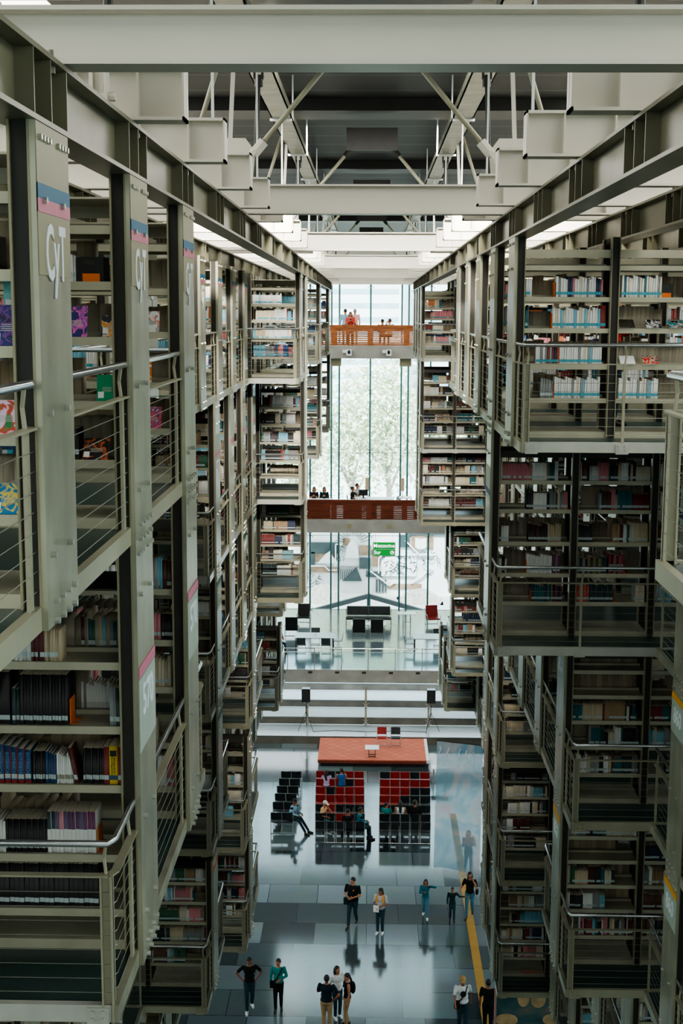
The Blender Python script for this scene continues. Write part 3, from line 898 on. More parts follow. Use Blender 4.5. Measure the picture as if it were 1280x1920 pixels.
for k, y in enumerate(FRAMES):
    b = MB().box(-4.0, 4.0, y - 0.9, y + 0.3, ZR - 0.22, ZR)
    b.box(-4.0, 4.0, y + 0.3, y + 0.5, ZR - 0.12, ZR)
    struct("ceiling_rib", b, SOOT, f"dark ceiling rib above the {ORD[k + 1]} cross beam")
LIGHTROOF = mat("diffusing_roof_glazing", (1.0, 0.965, 0.89, 1), 0.6, 0, 0, emit=ROOF_EMIT)
for s in (-1, 1):
    n = 0
    for y in np.arange(0.6, 78, 4.3):
        n += 1
        struct("ceiling_rooflight", MB().box(s * 4.02, s * 9.9, y + 0.1, y + 4.2, ZR + 0.02, ZR + 0.06), LIGHTROOF,
               f"milky roof light over the {'left' if s < 0 else 'right'} racks, {ORD[n]} from the camera end")
    struct("ceiling_edge", MB().box(s * 3.95, s * 10, -8, 78, ZR + 0.08, ZR + 0.2), SOOT, "roof deck above the milky roof lights")

# ------------------------------------------------------------------ outer walls
n = 0
for s in (-1, 1):
    b = MB()
    for z in (0, 3.6, 6.0, 8.3, 10.7, 13.0, 15.4, 18.3):
        b.box(s * 10, s * 10.3, -8, 78, z, z + 1.4)
    b.box(s * 10, s * 10.3, -8, 78, ZR - 0.7, ZR + 0.3)
    for y in np.arange(-8, 78.1, 5.375):
        b.box(s * 9.9, s * 10.4, y - 0.25, y + 0.25, 0, ZR + 0.3)
    struct("wall_left" if s < 0 else "wall_right", b, CONC, "banded concrete side wall behind the racks")
    g = MB().box(s * 10.12, s * 10.14, -8, 78, 0, ZR)
    n += 1
    struct(f"window_{n}", g, GLASS, "glazed bands in the side wall")

b = MB().box(-10.3, 10.3, -8.3, -8.0, 0, 18.5).box(-10.3, 10.3, -8.3, -8.0, ZR - 0.6, ZR + 0.2)  # unseen end wall, its glazed band sized to light the faces ahead
for x in np.arange(-10.3, 10.4, 2.575): b.box(x - 0.08, x + 0.08, -8.3, -8.1, 18.5, ZR - 0.6)
for z in (21.0,): b.box(-10.3, 10.3, -8.3, -8.1, z, z + 0.15)
struct("wall_back", b, CONC, "unseen end wall frame behind the camera, glazed to shape the light")
struct("window_4", MB().box(-10.3, 10.3, -8.16, -8.14, 18.5, ZR - 0.6), GLASS, "unseen end glazing behind the camera, sized to light the racks")
# ------------------------------------------------------------------ floor
m, nt, bs = base_mat("polished_stone_tiles")
tc = nt.nodes.new("ShaderNodeTexCoord")
br = nt.nodes.new("ShaderNodeTexBrick")
br.inputs["Scale"].default_value = 1.0
br.inputs["Brick Width"].default_value = 1.7
br.inputs["Row Height"].default_value = 1.5
br.inputs["Mortar Size"].default_value = 0.012
br.inputs["Color1"].default_value = rgb(28, 38, 42)
br.inputs["Color2"].default_value = rgb(124, 140, 144)
br.inputs["Mortar"].default_value = rgb(44, 52, 54)
br.offset = 0.37; br.squash = 1.0
no = nt.nodes.new("ShaderNodeTexNoise"); no.inputs["Scale"].default_value = 0.9; no.inputs["Detail"].default_value = 5
mx = nt.nodes.new("ShaderNodeMixRGB"); mx.blend_type = "MULTIPLY"; mx.inputs[0].default_value = 0.4
nt.links.new(tc.outputs["Object"], br.inputs["Vector"])
nt.links.new(tc.outputs["Object"], no.inputs["Vector"])
nt.links.new(br.outputs["Color"], mx.inputs[1]); nt.links.new(no.outputs["Color"], mx.inputs[2])
nt.links.new(mx.outputs["Color"], bs.inputs["Base Color"])
rg = nt.nodes.new("ShaderNodeMapRange"); rg.inputs["To Min"].default_value = 0.10; rg.inputs["To Max"].default_value = 0.28
nt.links.new(br.outputs["Color"], rg.inputs["Value"]); nt.links.new(rg.outputs[0], bs.inputs["Roughness"])
bs.inputs["Specular IOR Level"].default_value = 0.6
bs.inputs["Coat Weight"].default_value = 0.0; bs.inputs["Coat Roughness"].default_value = 0.1; bs.inputs["Coat IOR"].default_value = 1.6
FLOOR = m
struct("floor", MB().box(-10.3, 10.3, -8, 60.7, -0.3, 0.0), FLOOR, "polished dark stone tile floor of the nave")
b = MB().box(3.33, 3.59, 6, 52, 0.0, 0.008)
for k in range(4):
    b.box(3.36 + k * 0.06, 3.39 + k * 0.06, 6, 52, 0.008, 0.014)
tag(b.obj("tactile_strip", mat("yellow_tactile", rgb(188, 146, 66), 0.6, 0, 0.1, 2)), "yellow ribbed guide strip running down the right of the floor", "guide strip")

# ------------------------------------------------------------------ steps, mezzanine, bridges
zs = [0.40, 0.78, 1.16, 1.54, 1.92, 2.3]
ysx = [60.7, 62.5, 64.1, 65.8, 67.5, 69.2, 76.4]
for i in range(6):
    b = MB()
    b.box(-10.3, 10.3, ysx[i], ysx[i + 1], 0 if i == 0 else zs[i - 1], zs[i] - 0.03, 0)
    b.box(-10.3, 10.3, ysx[i] - 0.03, ysx[i + 1] - 0.03, zs[i] - 0.03, zs[i], 1)
    b.v = [(x, y, z) for x, y, z in b.v]
    struct("seating_step", b, [STONE, TREAD], f"wide stone seating step under the mezzanine, {ORD[i + 1]} from the floor")
MZ = EYE - 17.05
b = MB().box(-10.3, 10.3, 63.0, 76.4, MZ - 0.62, MZ, 0)
for k in range(7):
    b.box(-4.1 + k * 1.3 - 0.1, -4.1 + k * 1.3 + 0.1, 62.985, 63.0, MZ - 0.17, MZ - 0.06, 1)
MEZT = mat("mezzanine_polished_floor", rgb(104, 112, 116), 0.13, 0, 0.12, 0.9, 0.7)
b.box(-10.3, 10.3, 63.02, 76.4, MZ, MZ + 0.01, 2)
struct("mezzanine_slab", b, [CONC, DARK, MEZT], "concrete mezzanine slab at the end of the nave")
# glass screen posts under the mezzanine
for k, x in enumerate((-2.9, -0.1, 2.9)):
    t = thing("screen_post", ["slim steel post with spider clamps left of the steps", "slim steel post with spider clamps at the middle of the steps", "slim steel post with spider clamps right of the steps"][k], "post", (x, 62.2, 0.4), 0, "posts on the first step")
    MB().box(-0.05, 0.05, -0.04, 0.04, 0, 1.95).obj("shaft", STEEL, t)
    for z in (0.25, 1.05):
        c = MB()
        for a, bb in ((-1, -1), (1, -1), (-1, 1), (1, 1)):
            c.bar((0, -0.05, z), (a * 0.14, -0.08, z + bb * 0.12), 0.03, 0.02)
        c.obj("spider_clamp", FRAME, t)
# glass balustrade of the mezzanine
t = thing("glass_balustrade", "glass balustrade with two steel rails along the mezzanine edge", "railing", (0, 63.1, MZ))
MB().tube([(-9, 0, 1.05), (9, 0, 1.05)], 0.028, 8).obj("handrail", CHROME, t)
MB().tube([(-9, 0, 0.86), (9, 0, 0.86)], 0.018, 6).obj("lower_rail", CHROME, t)
for k in range(10):
    x = -5.2 + k * 1.3
    MB().box(x - 0.02, x + 0.02, -0.02, 0.02, 0, 1.05).obj("baluster", STEEL, t)
    MB().box(x + 0.03, x + 1.27, -0.006, 0.006, 0.06, 0.82).obj("glass_pane", GLASS, t)

m, nt, bs = base_mat("varnished_wood_slats")
tc = nt.nodes.new("ShaderNodeTexCoord"); mp = nt.nodes.new("ShaderNodeMapping")
mp.inputs["Scale"].default_value = (1.2, 1, 14)
no = nt.nodes.new("ShaderNodeTexNoise"); no.inputs["Scale"].default_value = 1.5; no.inputs["Detail"].default_value = 5
cr = nt.nodes.new("ShaderNodeValToRGB")
cr.color_ramp.elements[0].position = 0.3; cr.color_ramp.elements[1].position = 0.72
cr.color_ramp.elements[0].color = rgb(112, 58, 26); cr.color_ramp.elements[1].color = rgb(186, 112, 58)
nt.links.new(tc.outputs["Object"], mp.inputs["Vector"]); nt.links.new(mp.outputs["Vector"], no.inputs["Vector"])
nt.links.new(no.outputs["Fac"], cr.inputs["Fac"]); nt.links.new(cr.outputs["Color"], bs.inputs["Base Color"])
bs.inputs["Roughness"].default_value = 0.35
WOOD = m


def bridge(zf, name, label, slabh, openings, WOOD):
    struct("bridge_slab", MB().box(-10.3, 10.3, 63.0, 69.0, zf - slabh, zf), CONC, "concrete slab of the " + name)
    t = thing("wood_parapet", label, "parapet", (0, 63.0, zf))
    MB().box(-9, 9, -0.04, 0.06, 0.86, 0.97).obj("cap_rail", WOOD, t)
    MB().box(-9, 9, 0.0, 0.04, 0.72, 0.86).obj("top_board", WOOD, t)
    for x in np.arange(-8.36, 8.4, 1.67):
        MB().box(x - 0.13, x + 0.13, -0.03, 0.05, 0.02, 0.86).obj("upright", WOOD, t)
    for i in range(9):
        z = 0.03 + i * 0.09 if i < 5 else 0.48 + (i - 5) * 0.062
        MB().box(-9, 9, 0.0, 0.03, z, z + (0.068 if i < 5 else 0.054)).obj("slat", WOOD, t)
    for (a, c) in openings:
        MB().box(a, c, 0.05, 0.07, 0.03, 0.7).obj("backing_board", WOOD, t)
    return t


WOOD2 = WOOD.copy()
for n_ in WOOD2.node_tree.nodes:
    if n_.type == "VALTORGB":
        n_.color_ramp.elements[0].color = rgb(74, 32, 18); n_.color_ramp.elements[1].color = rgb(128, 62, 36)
B1, B2 = EYE - 1.5, EYE - 9.7
bridge(B1, "upper bridge", "varnished timber parapet of the upper bridge", 0.58, [(-9, -2.2), (2.4, 9)], WOOD)
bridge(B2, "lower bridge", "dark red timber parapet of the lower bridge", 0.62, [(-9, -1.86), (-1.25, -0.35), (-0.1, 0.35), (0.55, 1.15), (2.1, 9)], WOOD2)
for k, x in enumerate((-1.0, 0.85)):
    t = thing("mounted_spotlight", ["small white floodlight left on the upper bridge slab", "small white floodlight right on the upper bridge slab"][k], "lamp", (x, 62.97, B1 - 0.3), 0, "floodlights under the upper bridge")
    MB().box(-0.12, 0.12, -0.16, 0.0, -0.14, 0.14).obj("housing", WHITE, t)
    MB().ball((0.0, -0.16, 0.02), (0.07, 0.03, 0.1)).obj("lens", BLACK, t)
    MB().box(-0.3, -0.12, -0.1, 0.0, -0.02, 0.12).obj("bracket", WHITE, t)
for k, x in enumerate((-0.95, 0.95)):
    tag(MB().box(x - 0.11, x + 0.11, 62.95, 63.0, B2 - 0.4, B2 - 0.2).obj("mounted_junction_box", STEEL2), ["grey junction box left on the lower bridge slab", "grey junction box right on the lower bridge slab"][k], "box", "junction boxes")
for k, x in enumerate((-1.65, 1.65)):
    struct("bridge_corbel", MB().box(x - 0.27, x + 0.27, 63.4, 64.2, B1 - 0.95, B1 - 0.58), STEEL2, ["steel corbel under the upper bridge, left", "steel corbel under the upper bridge, right"][k])

# ------------------------------------------------------------------ end facade
YF = 76.4
for k, x in enumerate((-9.5, -6.6, -3.41, -2.2, -1.76, 0.0, 1.76, 2.15, 3.41, 6.6, 9.5)):
    b = MB().box(x - 0.05, x + 0.05, YF, YF + 0.12, 0, ZR)
    for z in (2.9, 5.2, 7.4, 12.2, 15.6, 17.6, 18.9, 21.6):
        if x in (-3.41, 0.0, 3.41):
            for a, c in ((-1, -1), (1, -1), (-1, 1), (1, 1)):
                b.bar((x, YF - 0.02, z), (x + a * 0.2, YF - 0.06, z + c * 0.2), 0.045, 0.03)
    struct("window_mullion", b, MULL, f"slim steel mullion of the end glass wall, {ORD[k + 1]} from the left")
b = MB()
for z in (2.95, 7.3, 12.1, 18.8):
    b.box(-10.3, 10.3, YF + 0.05, YF + 0.09, z, z + 0.025)
struct("window_transom", b, MULL, "thin horizontal joints of the end glass wall")
struct("window_3", MB().box(-10.3, 10.3, YF + 0.06, YF + 0.08, 0, ZR), GLASS, "tall end glass wall of the nave")
b = MB().box(-10.3, 10.3, 60.0, 60.3, EYE + 1.62, ZR)
struct("wall_end", MB().box(-10.3, 10.3, 74, 76.3, EYE + 2.1, ZR), BEAM, "cream lintel over the end glass wall")
# ------------------------------------------------------------------ books
m, nt, bs = base_mat("book_cover")
at = nt.nodes.new("ShaderNodeAttribute"); at.attribute_name = "col"
no = nt.nodes.new("ShaderNodeTexNoise"); no.inputs["Scale"].default_value = 60; no.inputs["Detail"].default_value = 2
mx = nt.nodes.new("ShaderNodeMixRGB"); mx.blend_type = "MULTIPLY"; mx.inputs[0].default_value = 0.25
nt.links.new(at.outputs["Color"], mx.inputs[1]); nt.links.new(no.outputs["Fac"], mx.inputs[2])
nt.links.new(mx.outputs[0], bs.inputs["Base Color"])
bs.inputs["Roughness"].default_value = 0.5
BOOK = m


def book_arrays(x0, x1, yf, d, z, h, col, lab, top, lz0=0.03, lz1=0.062, lean=None):
    """Spines face -Y at y = yf. All arguments are arrays of n; returns verts (n,12,3), faces (n,6 quads), colours (n,6,4)."""
    n = len(x0)
    V = np.zeros((n, 12, 3))
    le = np.zeros(n) if lean is None else lean
    zz = [np.zeros(n), np.full(n, 1.0) * lz0, np.full(n, 1.0) * lz1, h]
    for i in range(4):
        sh = le * zz[i] / np.maximum(h, 0.01)
        V[:, i * 2, 0] = x0 + sh; V[:, i * 2 + 1, 0] = x1 + sh
        V[:, i * 2, 1] = yf; V[:, i * 2 + 1, 1] = yf
        V[:, i * 2, 2] = z + zz[i]; V[:, i * 2 + 1, 2] = z + zz[i]
    for k, (xx, top_) in enumerate(((x0, 0), (x1, 0), (x0, 1), (x1, 1))):
        V[:, 8 + k, 0] = xx + (le if top_ else 0)
        V[:, 8 + k, 1] = yf + d
        V[:, 8 + k, 2] = z + (h if top_ else 0)
    F = np.array([(0, 1, 3, 2), (2, 3, 5, 4), (4, 5, 7, 6), (6, 7, 11, 10), (0, 6, 10, 8), (1, 9, 11, 7)])
    cols = np.ones((n, 6, 4))
    cols[:, 0, :3] = col; cols[:, 1, :3] = lab; cols[:, 2, :3] = col; cols[:, 3, :3] = top; cols[:, 4, :3] = col; cols[:, 5, :3] = col
    return V, F, cols


def arrays_mesh(name, V, F, cols, mtl):
    n = V.shape[0]
    verts = V.reshape(-1, 3)
    faces = (F[None, :, :] + (np.arange(n) * V.shape[1])[:, None, None]).reshape(-1, 4)
    me = bpy.data.meshes.new(name)
    me.vertices.add(len(verts)); me.vertices.foreach_set("co", verts.astype(np.float32).ravel())
    me.loops.add(len(faces) * 4); me.loops.foreach_set("vertex_index", faces.astype(np.int32).ravel())
    me.polygons.add(len(faces))
    me.polygons.foreach_set("loop_start", np.arange(0, len(faces) * 4, 4, dtype=np.int32))
    me.update(calc_edges=True)
    a = me.attributes.new("col", "FLOAT_COLOR", "FACE")
    a.data.foreach_set("color", cols.reshape(-1, 4).astype(np.float32).ravel())
    me.materials.append(mtl)
    me.validate()
    return me


def c3(r, g, b):
    return (lin(r), lin(g), lin(b))


PAGES = c3(176, 166, 146)
LBL = c3(190, 204, 206)
CYAN = c3(70, 170, 190)
BK = dict(black=c3(24, 24, 25), navy=c3(30, 48, 78), blue=c3(30, 70, 112), teal=c3(28, 96, 104), green=c3(40, 92, 66), red=c3(128, 46, 42), maroon=c3(88, 34, 32),
          brown=c3(96, 64, 46), tan=c3(158, 130, 98), beige=c3(196, 182, 152), cream=c3(216, 208, 186), white=c3(228, 230, 228), grey=c3(140, 146, 146), pink=c3(206, 130, 138),
          purple=c3(96, 54, 96), orange=c3(188, 108, 62), yellow=c3(226, 196, 40), sky=c3(120, 182, 204), lime=c3(130, 160, 84), plum=c3(116, 56, 100), coral=c3(196, 96, 82),
          violet=c3(104, 92, 128), dteal=c3(34, 60, 62), olive=c3(104, 102, 66))

# sets of books that can be told one by one: (label, count, x0, x1, height, depth, colour or list, label band)
SETS = []


def shelf_set(side, yspine, z, entries, where, grp):
    for e in entries:
        SETS.append((side, yspine, z, e, where, grp))


LVZ1 = LV[1]
yA = 8.655
nearest = "near left rack"
shelf_set(-1, yA, LVZ1 + 1.68, [
    ("tall black bound volume", 2, -2.58, -2.40, 0.36, 0.26, "black", LBL), ("thin grey-teal volume", 2, -2.385, -2.335, 0.24, 0.2, "dteal", LBL),
    ("tall black encyclopedia volume", 15, -2.33, -2.01, 0.345, 0.27, "black", LBL)], "highest shelf of the " + nearest, "black volumes on the near left rack")
shelf_set(-1, yA, LVZ1 + 1.27, [
    ("thick blue and red botany volume", 5, -2.50, -2.27, 0.26, 0.2, "blue", LBL), ("thin black paperback with gold lines", 5, -2.255, -2.175, 0.225, 0.17, "black", LBL),
    ("thin bright blue paperback", 4, -2.17, -2.10, 0.215, 0.17, "blue", LBL), ("thin white and grey manual", 8, -2.095, -1.985, 0.205, 0.17, "white", c3(150, 150, 130)),
    ("leaning brick-red volume", 1, -1.97, -1.945, 0.24, 0.17, "maroon", LBL), ("thin black volume with white lettering", 9, -1.915, -1.775, 0.25, 0.18, "black", LBL),
    ("red volume left of the yellow book", 1, -1.775, -1.74, 0.25, 0.18, "red", LBL), ("bright yellow microbiology textbook", 1, -1.738, -1.682, 0.255, 0.19, "yellow", c3(60, 90, 120)),
    ("red volume right of the yellow book", 1, -1.68, -1.65, 0.25, 0.18, "red", LBL)], "middle shelf of the " + nearest, "volumes on the middle shelf of the near left rack")
shelf_set(-1, yA, LVZ1 + 0.78, [
    ("thin white paperback", 4, -2.54, -2.455, 0.235, 0.17, "white", LBL), ("thin black paperback with pale label", 20, -2.455, -2.17, 0.235, 0.19, "black", LBL),
    ("white volume with coloured upper half", 12, -2.17, -1.84, 0.29, 0.2, "white2", LBL)], "third shelf of the " + nearest, "volumes on the third shelf of the near left rack")
shelf_set(-1, yA, LVZ1 + 0.39, [("black thesis with pale blue call label", 22, -2.58, -1.83, 0.31, 0.22, "black", LBL)], "bottom shelf of the " + nearest, "theses on the bottom shelf of the near left rack")
shelf_set(-1, yA, LV[0] + 1.69, [("thin top-tier book beside the file box", 8, -2.0, -1.885, 0.17, 0.14, ["pink", "pink", "teal", "white", "white", "sky", "navy", "sky"], LBL)], "behind the first column", "thin books beside the file box")
shelf_set(-1, yA, LV[0] + 0.555, [("black volume with white label band", 7, -2.06, -1.89, 0.2, 0.16, "black", c3(200, 214, 222))], "low behind the first column", "black volumes low behind the first column")
shelf_set(-1, 8.985, LVZ1 + 1.68, [("thin white journal at the back", 14, -1.99, -1.74, 0.2, 0.15, "white", c3(200, 200, 196))], "highest shelf of the " + nearest, "white journals on the near left rack")
shelf_set(-1, 8.985, LVZ1 + 2.12, [("textbook under the deck edge", 13, -1.98, -1.66, 0.22, 0.15, ["maroon", "teal", "teal", "red", "sky", "sky", "grey", "white", "white", "green", "beige", "beige", "beige"], LBL)], "top shelf of the " + nearest, "textbooks on the top shelf of the near left rack")
Z11 = LVZ1
shelf_set(-1, 11.06, Z11 + 1.68, [("pink and black volume", 3, -1.85, -1.76, 0.22, 0.18, "pink", LBL), ("black volume with pale label", 4, -1.75, -1.65, 0.22, 0.18, "black", LBL)], "shelf behind the second column", "volumes behind the second column")
shelf_set(-1, 11.06, Z11 + 1.27, [("tall cream volume with white label", 6, -1.84, -1.68, 0.25, 0.18, ["cream", "beige"], LBL)], "lower shelf behind the second column", "volumes behind the second column")
yB = 15.42
z0 = LV[0]
top_r = "front right rack"
WHT = ["white", "white", "white", "cream", "white", "sky", "white", "white", "grey", "white"]
for (z, ents) in ((1.69, [("pale handbook with cyan band, left bay", 20, 2.09, 2.62, 0.225, 0.17, ["white", "cream", "white", "pink", "navy", "white", "white", "grey"], CYAN),
                          ("pale handbook with cyan band, right bay", 18, 2.83, 3.28, 0.24, 0.17, ["white", "teal", "white", "grey", "cream", "white"], CYAN)]),
                  (1.34, [("white or cream handbook with cyan band", 18, 2.06, 2.60, 0.23, 0.17, ["white", "cream", "white", "white", "sky", "cream"], CYAN), ("thick scarlet handbook at the end", 1, 2.60, 2.66, 0.25, 0.18, "red", CYAN)]),
                  (0.93, [("red or white textbook with cyan band", 10, 1.88, 2.14, 0.22, 0.17, ["white", "red", "white", "navy", "grey"], CYAN), ("white textbook with cyan band", 18, 2.15, 2.63, 0.23, 0.17, WHT, CYAN)]),
                  (0.55, [("grey textbook seen edge on", 5, 1.94, 2.09, 0.22, 0.17, "grey", LBL), ("white textbook with cyan band, left bay", 21, 2.10, 2.62, 0.235, 0.17, WHT, CYAN), ("white textbook with cyan band, right bay", 17, 2.83, 3.28, 0.225, 0.17, WHT, CYAN)])):
    shelf_set(1, yB, z0 + z, ents, {1.69: "highest shelf of the ", 1.34: "second shelf of the ", 0.93: "third shelf of the ", 0.55: "lowest shelf of the "}[z] + top_r, "handbooks on the " + top_r)
yC = 17.87
rr = "second-tier right rack"
shelf_set(1, yC, LVZ1 + 1.39, [("dark red or black bound volume", 7, 2.14, 2.40, 0.24, 0.19, ["black", "maroon", "black"], LBL), ("ochre-white set volume", 8, 2.40, 2.58, 0.235, 0.19, "beige", LBL),
                               ("dark bound volume, right bay", 6, 2.77, 3.0, 0.24, 0.19, ["black", "dteal"], LBL)], "third shelf up, " + rr, "bound volumes on the " + rr)
shelf_set(1, yC, LVZ1 + 0.96, [("thick white journal volume", 9, 2.13, 2.47, 0.25, 0.19, "white", LBL), ("plum and grey volume", 3, 2.48, 2.58, 0.25, 0.19, ["plum", "grey"], LBL),
                               ("red, navy and pale two-tone volume", 6, 3.23, 3.43, 0.26, 0.2, ["red", "navy", "coral"], LBL), ("mixed dark journal, right bay", 12, 2.77, 3.2, 0.22, 0.18, ["navy", "tan", "grey", "green", "dteal"], LBL)], "second shelf up, " + rr, "journals on the " + rr)
shelf_set(1, yC, LVZ1 + 0.57, [("deep teal bound volume", 7, 2.20, 2.45, 0.23, 0.18, ["navy", "teal", "teal"], LBL), ("olive, black or plum volume", 5, 2.46, 2.62, 0.23, 0.18, ["olive", "black", "plum"], LBL),
                               ("orange-red bound volume", 9, 2.76, 2.98, 0.23, 0.18, "coral", LBL), ("black-green bound volume", 13, 2.99, 3.30, 0.245, 0.19, "dteal", LBL)], "lowest shelf of the " + rr, "bound sets on the " + rr)

used_spans = {}
ORDL = ["leftmost", "second", "third", "fourth"]
for (side, ysp, z, e, where, grp) in SETS:
    lab, n, xa, xb, h, d, cname, band = e
    wdt = (xb - xa) / n
    many = isinstance(cname, list)
    protos = {}
    used_spans.setdefault((side, round(ysp, 2), round(z, 2)), []).append((xa - 0.01, xb + 0.01))
    for i in range(n):
        cn = cname[(i * 7 + i // 3) % len(cname)] if many else cname
        key = (cn, (i * 2) % 5 if cn != "white2" else i)
        if key not in protos:
            hh = h * (1.04, 0.93, 1.0, 0.89, 0.97)[(i * 2) % 5] if cname not in ("black", "white2") else h
            two = cn == "white2"
            col = np.array([BK["white"] if two else BK[cn]])
            lean = np.array([-0.05 if "leaning" in lab else 0.0])
            V, F, cc = book_arrays(np.array([0.0012]), np.array([wdt - 0.0012]), np.array([0.0]), np.array([d]), np.array([0.0]), np.array([hh]), col, np.array([band]), np.array([PAGES]), lean=lean)
            if two:       # coloured upper half of the spine
                V[:, 4:6, 2] = 0.165
                cc[:, 1, :3] = BK["white"]; cc[:, 2, :3] = [BK["dteal"], BK["dteal"], BK["violet"], BK["pink"], BK["violet"], BK["purple"], BK["purple"], BK["purple"], BK["violet"], BK["plum"], BK["plum"], BK["plum"]][i]
            if cn in ("red", "coral", "navy") and "two-tone" in lab:
                V[:, 4:6, 2] = 0.13; cc[:, 1, :3] = BK["grey"]
            protos[key] = arrays_mesh("book", V, F, cc, BOOK)
        o = place("book", protos[key], None, (xa + i * wdt, ysp + 0.004 * ((i * 5) % 3), z + 0.001))
        desc = lab
        if many: desc = f"{cn} " + lab.split(" ", 1)[1] if lab.split()[0] in ("pale", "mixed", "white", "red", "red,", "dark", "olive,", "deep", "plum") else f"{cn} {lab}"
        if cn == "white2":
            desc = "white volume with %s upper half" % ["green", "green", "slate", "pink", "slate", "dark purple", "dark purple", "dark purple", "slate", "plum", "plum", "plum"][i]
        tag(o, f"{desc}, {where}"[:200], "book", grp)
        if "bright yellow" in desc:
            for k, (tx, dx) in enumerate((("Biología de los", 0.035), ("Microorganismos", 0.019))):
                me = text_mesh("title", tx, 0.019, BLACK, 0.0008)
                t = place("title", me, o, (dx, -0.002, 0.13)); t.rotation_euler = (R(90), R(90), 0)
            MB().box(0.006, wdt - 0.006, -0.0015, 0, 0.195, 0.235).obj("cover_picture", BLACK, o)
        if "botany" in desc:
            me = text_mesh("title", "BOTÁNICA", 0.03, mat("title_pale_blue", rgb(90, 140, 180), 0.5), 0.0008) if i == 0 else me
            t = place("title", me, o, (wdt / 2, -0.002, 0.14)); t.rotation_euler = (R(90), R(90), 0)
            MB().box(0.0, 0.006, -0.001, 0, 0.0, 0.25).box(0.0, wdt, -0.001, 0, 0.0, 0.02).obj("red_border", REDF, o)
        if "encyclopedia" in desc and i < 3 or "tall black bound" in desc:
            me = text_mesh("title", "CATALOGO", 0.014, PANELG, 0.0006) if False else None

# orange book ends
BE = MB().box(0, 0.006, 0, 0.14, 0, 0.17).box(0, 0.05, 0.0, 0.05, 0, 0.004).box(0.0, 0.05, 0.09, 0.14, 0, 0.004).mesh("bookend", ORANGE)
ends = [(-2.0, yA + 0.02, LVZ1 + 1.68, "beside the black encyclopedia on the near left rack"), (-1.83, yA + 0.01, LVZ1 + 0.78, "beside the white volumes with coloured tops on the near left rack"),
        (2.07, yB, z0 + 1.69, "left of the pale handbooks, highest shelf, front right rack"), (2.05, yB, z0 + 1.34, "left of the white row above the scarlet book, right rack"),
        (2.14, yB, z0 + 0.93, "between red and white textbooks, front right rack"), (2.085, yB, z0 + 0.55, "left of the white textbooks, lowest top-tier shelf on the right"),
        (2.19, yC, LVZ1 + 0.57, "left of the deep teal volumes on the right"), (3.31, yC, LVZ1 + 0.57, "right of the black-green volumes on the right"),
        (2.12, yC, LVZ1 + 0.96, "left of the thick white journals on the right"), (3.44, yC, LVZ1 + 0.96, "right of the two-tone volumes on the right")]
for x, y, z, w_ in ends:
    o = place("bookend", BE, None, (x, y, z + 0.002))
    tag(o, "orange bookend " + w_, "bookend", "orange bookends")


def printed(name, ramp, scale, alpha, rough=0.7, seed=0.0):
    m, nt, b = base_mat(name)
    tc = nt.nodes.new("ShaderNodeTexCoord"); mp = nt.nodes.new("ShaderNodeMapping"); mp.inputs["Location"].default_value = (seed, seed, seed)
    no = nt.nodes.new("ShaderNodeTexNoise"); no.inputs["Scale"].default_value = scale; no.inputs["Detail"].default_value = 3; no.inputs["Distortion"].default_value = 0.8
    cr = nt.nodes.new("ShaderNodeValToRGB")
    while len(cr.color_ramp.elements) < len(ramp): cr.color_ramp.elements.new(0.5)
    for e, (p, c) in zip(cr.color_ramp.elements, ramp): e.position = p; e.color = c
    nt.links.new(tc.outputs["Object"], mp.inputs[0]); nt.links.new(mp.outputs[0], no.inputs[0]); nt.links.new(no.outputs["Fac"], cr.inputs[0]); nt.links.new(cr.outputs[0], b.inputs["Base Color"])
    b.inputs["Roughness"].default_value = rough; b.inputs["Alpha"].default_value = alpha
    return m


# face-out books and pamphlets on the display shelves
def cover(name, x, y, z, w_, h, tilt, base, spots, label, cat="book", boxy=0.02):
    ramp = [(0.3, (*base, 1)), (0.48, (*base, 1))] + [(0.53 + 0.09 * i, (*c, 1)) for i, c in enumerate(spots)]
    m = printed("cover_print", ramp, 16.0 if cat == "book" else 22.0, 1.0, 0.35, len(label) * 1.7)
    t = thing(name, label, cat, (x, y, z), 0, "books shown face out")
    t.rotation_euler = (-R(tilt), 0, 0)
    MB().box(-w_ / 2, w_ / 2, 0, 0.003, 0, h).obj("front_cover", m, t)
    MB().box(-w_ / 2 + 0.003, w_ / 2 - 0.003, 0.003, boxy, 0.003, h - 0.003).obj("pages", WHITE, t)
    if cat == "book":
        MB().box(-w_ / 2 + 0.008, -w_ / 2 + 0.045, -0.001, 0, 0.02, 0.06).obj("call_label", WHITE, t)
        q = MB()
        for k in range(4): q.box(-w_ * 0.22 + 0.004 * (k % 2), w_ * 0.28, -0.001, 0, h * (0.36 + k * 0.05), h * (0.38 + k * 0.05))
        q.obj("printed_lines", PANELG, t)
    return t


Z = LV[0]
vio, mag, ind = c3(120, 70, 160), c3(226, 110, 176), c3(40, 44, 110)
cover("book", -1.885, 8.62, Z + 1.345, 0.145, 0.2, 12, ind, [mag, vio, mag], "violet and pink face-out book behind the first bolted column")
cover("book", -1.68, 8.66, Z + 1.345, 0.1, 0.14, 12, c3(34, 40, 48), [c3(210, 200, 190), c3(220, 150, 70)], "small dark patterned book standing face out beside the violet one")
cover("book", -1.70, 8.62, Z + 0.935, 0.12, 0.17, 10, c3(22, 140, 96), [c3(22, 140, 96)], "bright green face-out book under the violet one")
cover("book", -1.78, 8.62, Z + 0.555, 0.17, 0.16, 35, c3(30, 30, 34), [c3(226, 110, 50), c3(60, 60, 70)], "black and orange book tilted on the shelf under the green one")
cover("book", -1.69, 6.24, Z + 1.345, 0.15, 0.2, 20, ind, [vio, c3(20, 20, 40), c3(40, 90, 160)], "dark violet science book face out at the left picture edge")
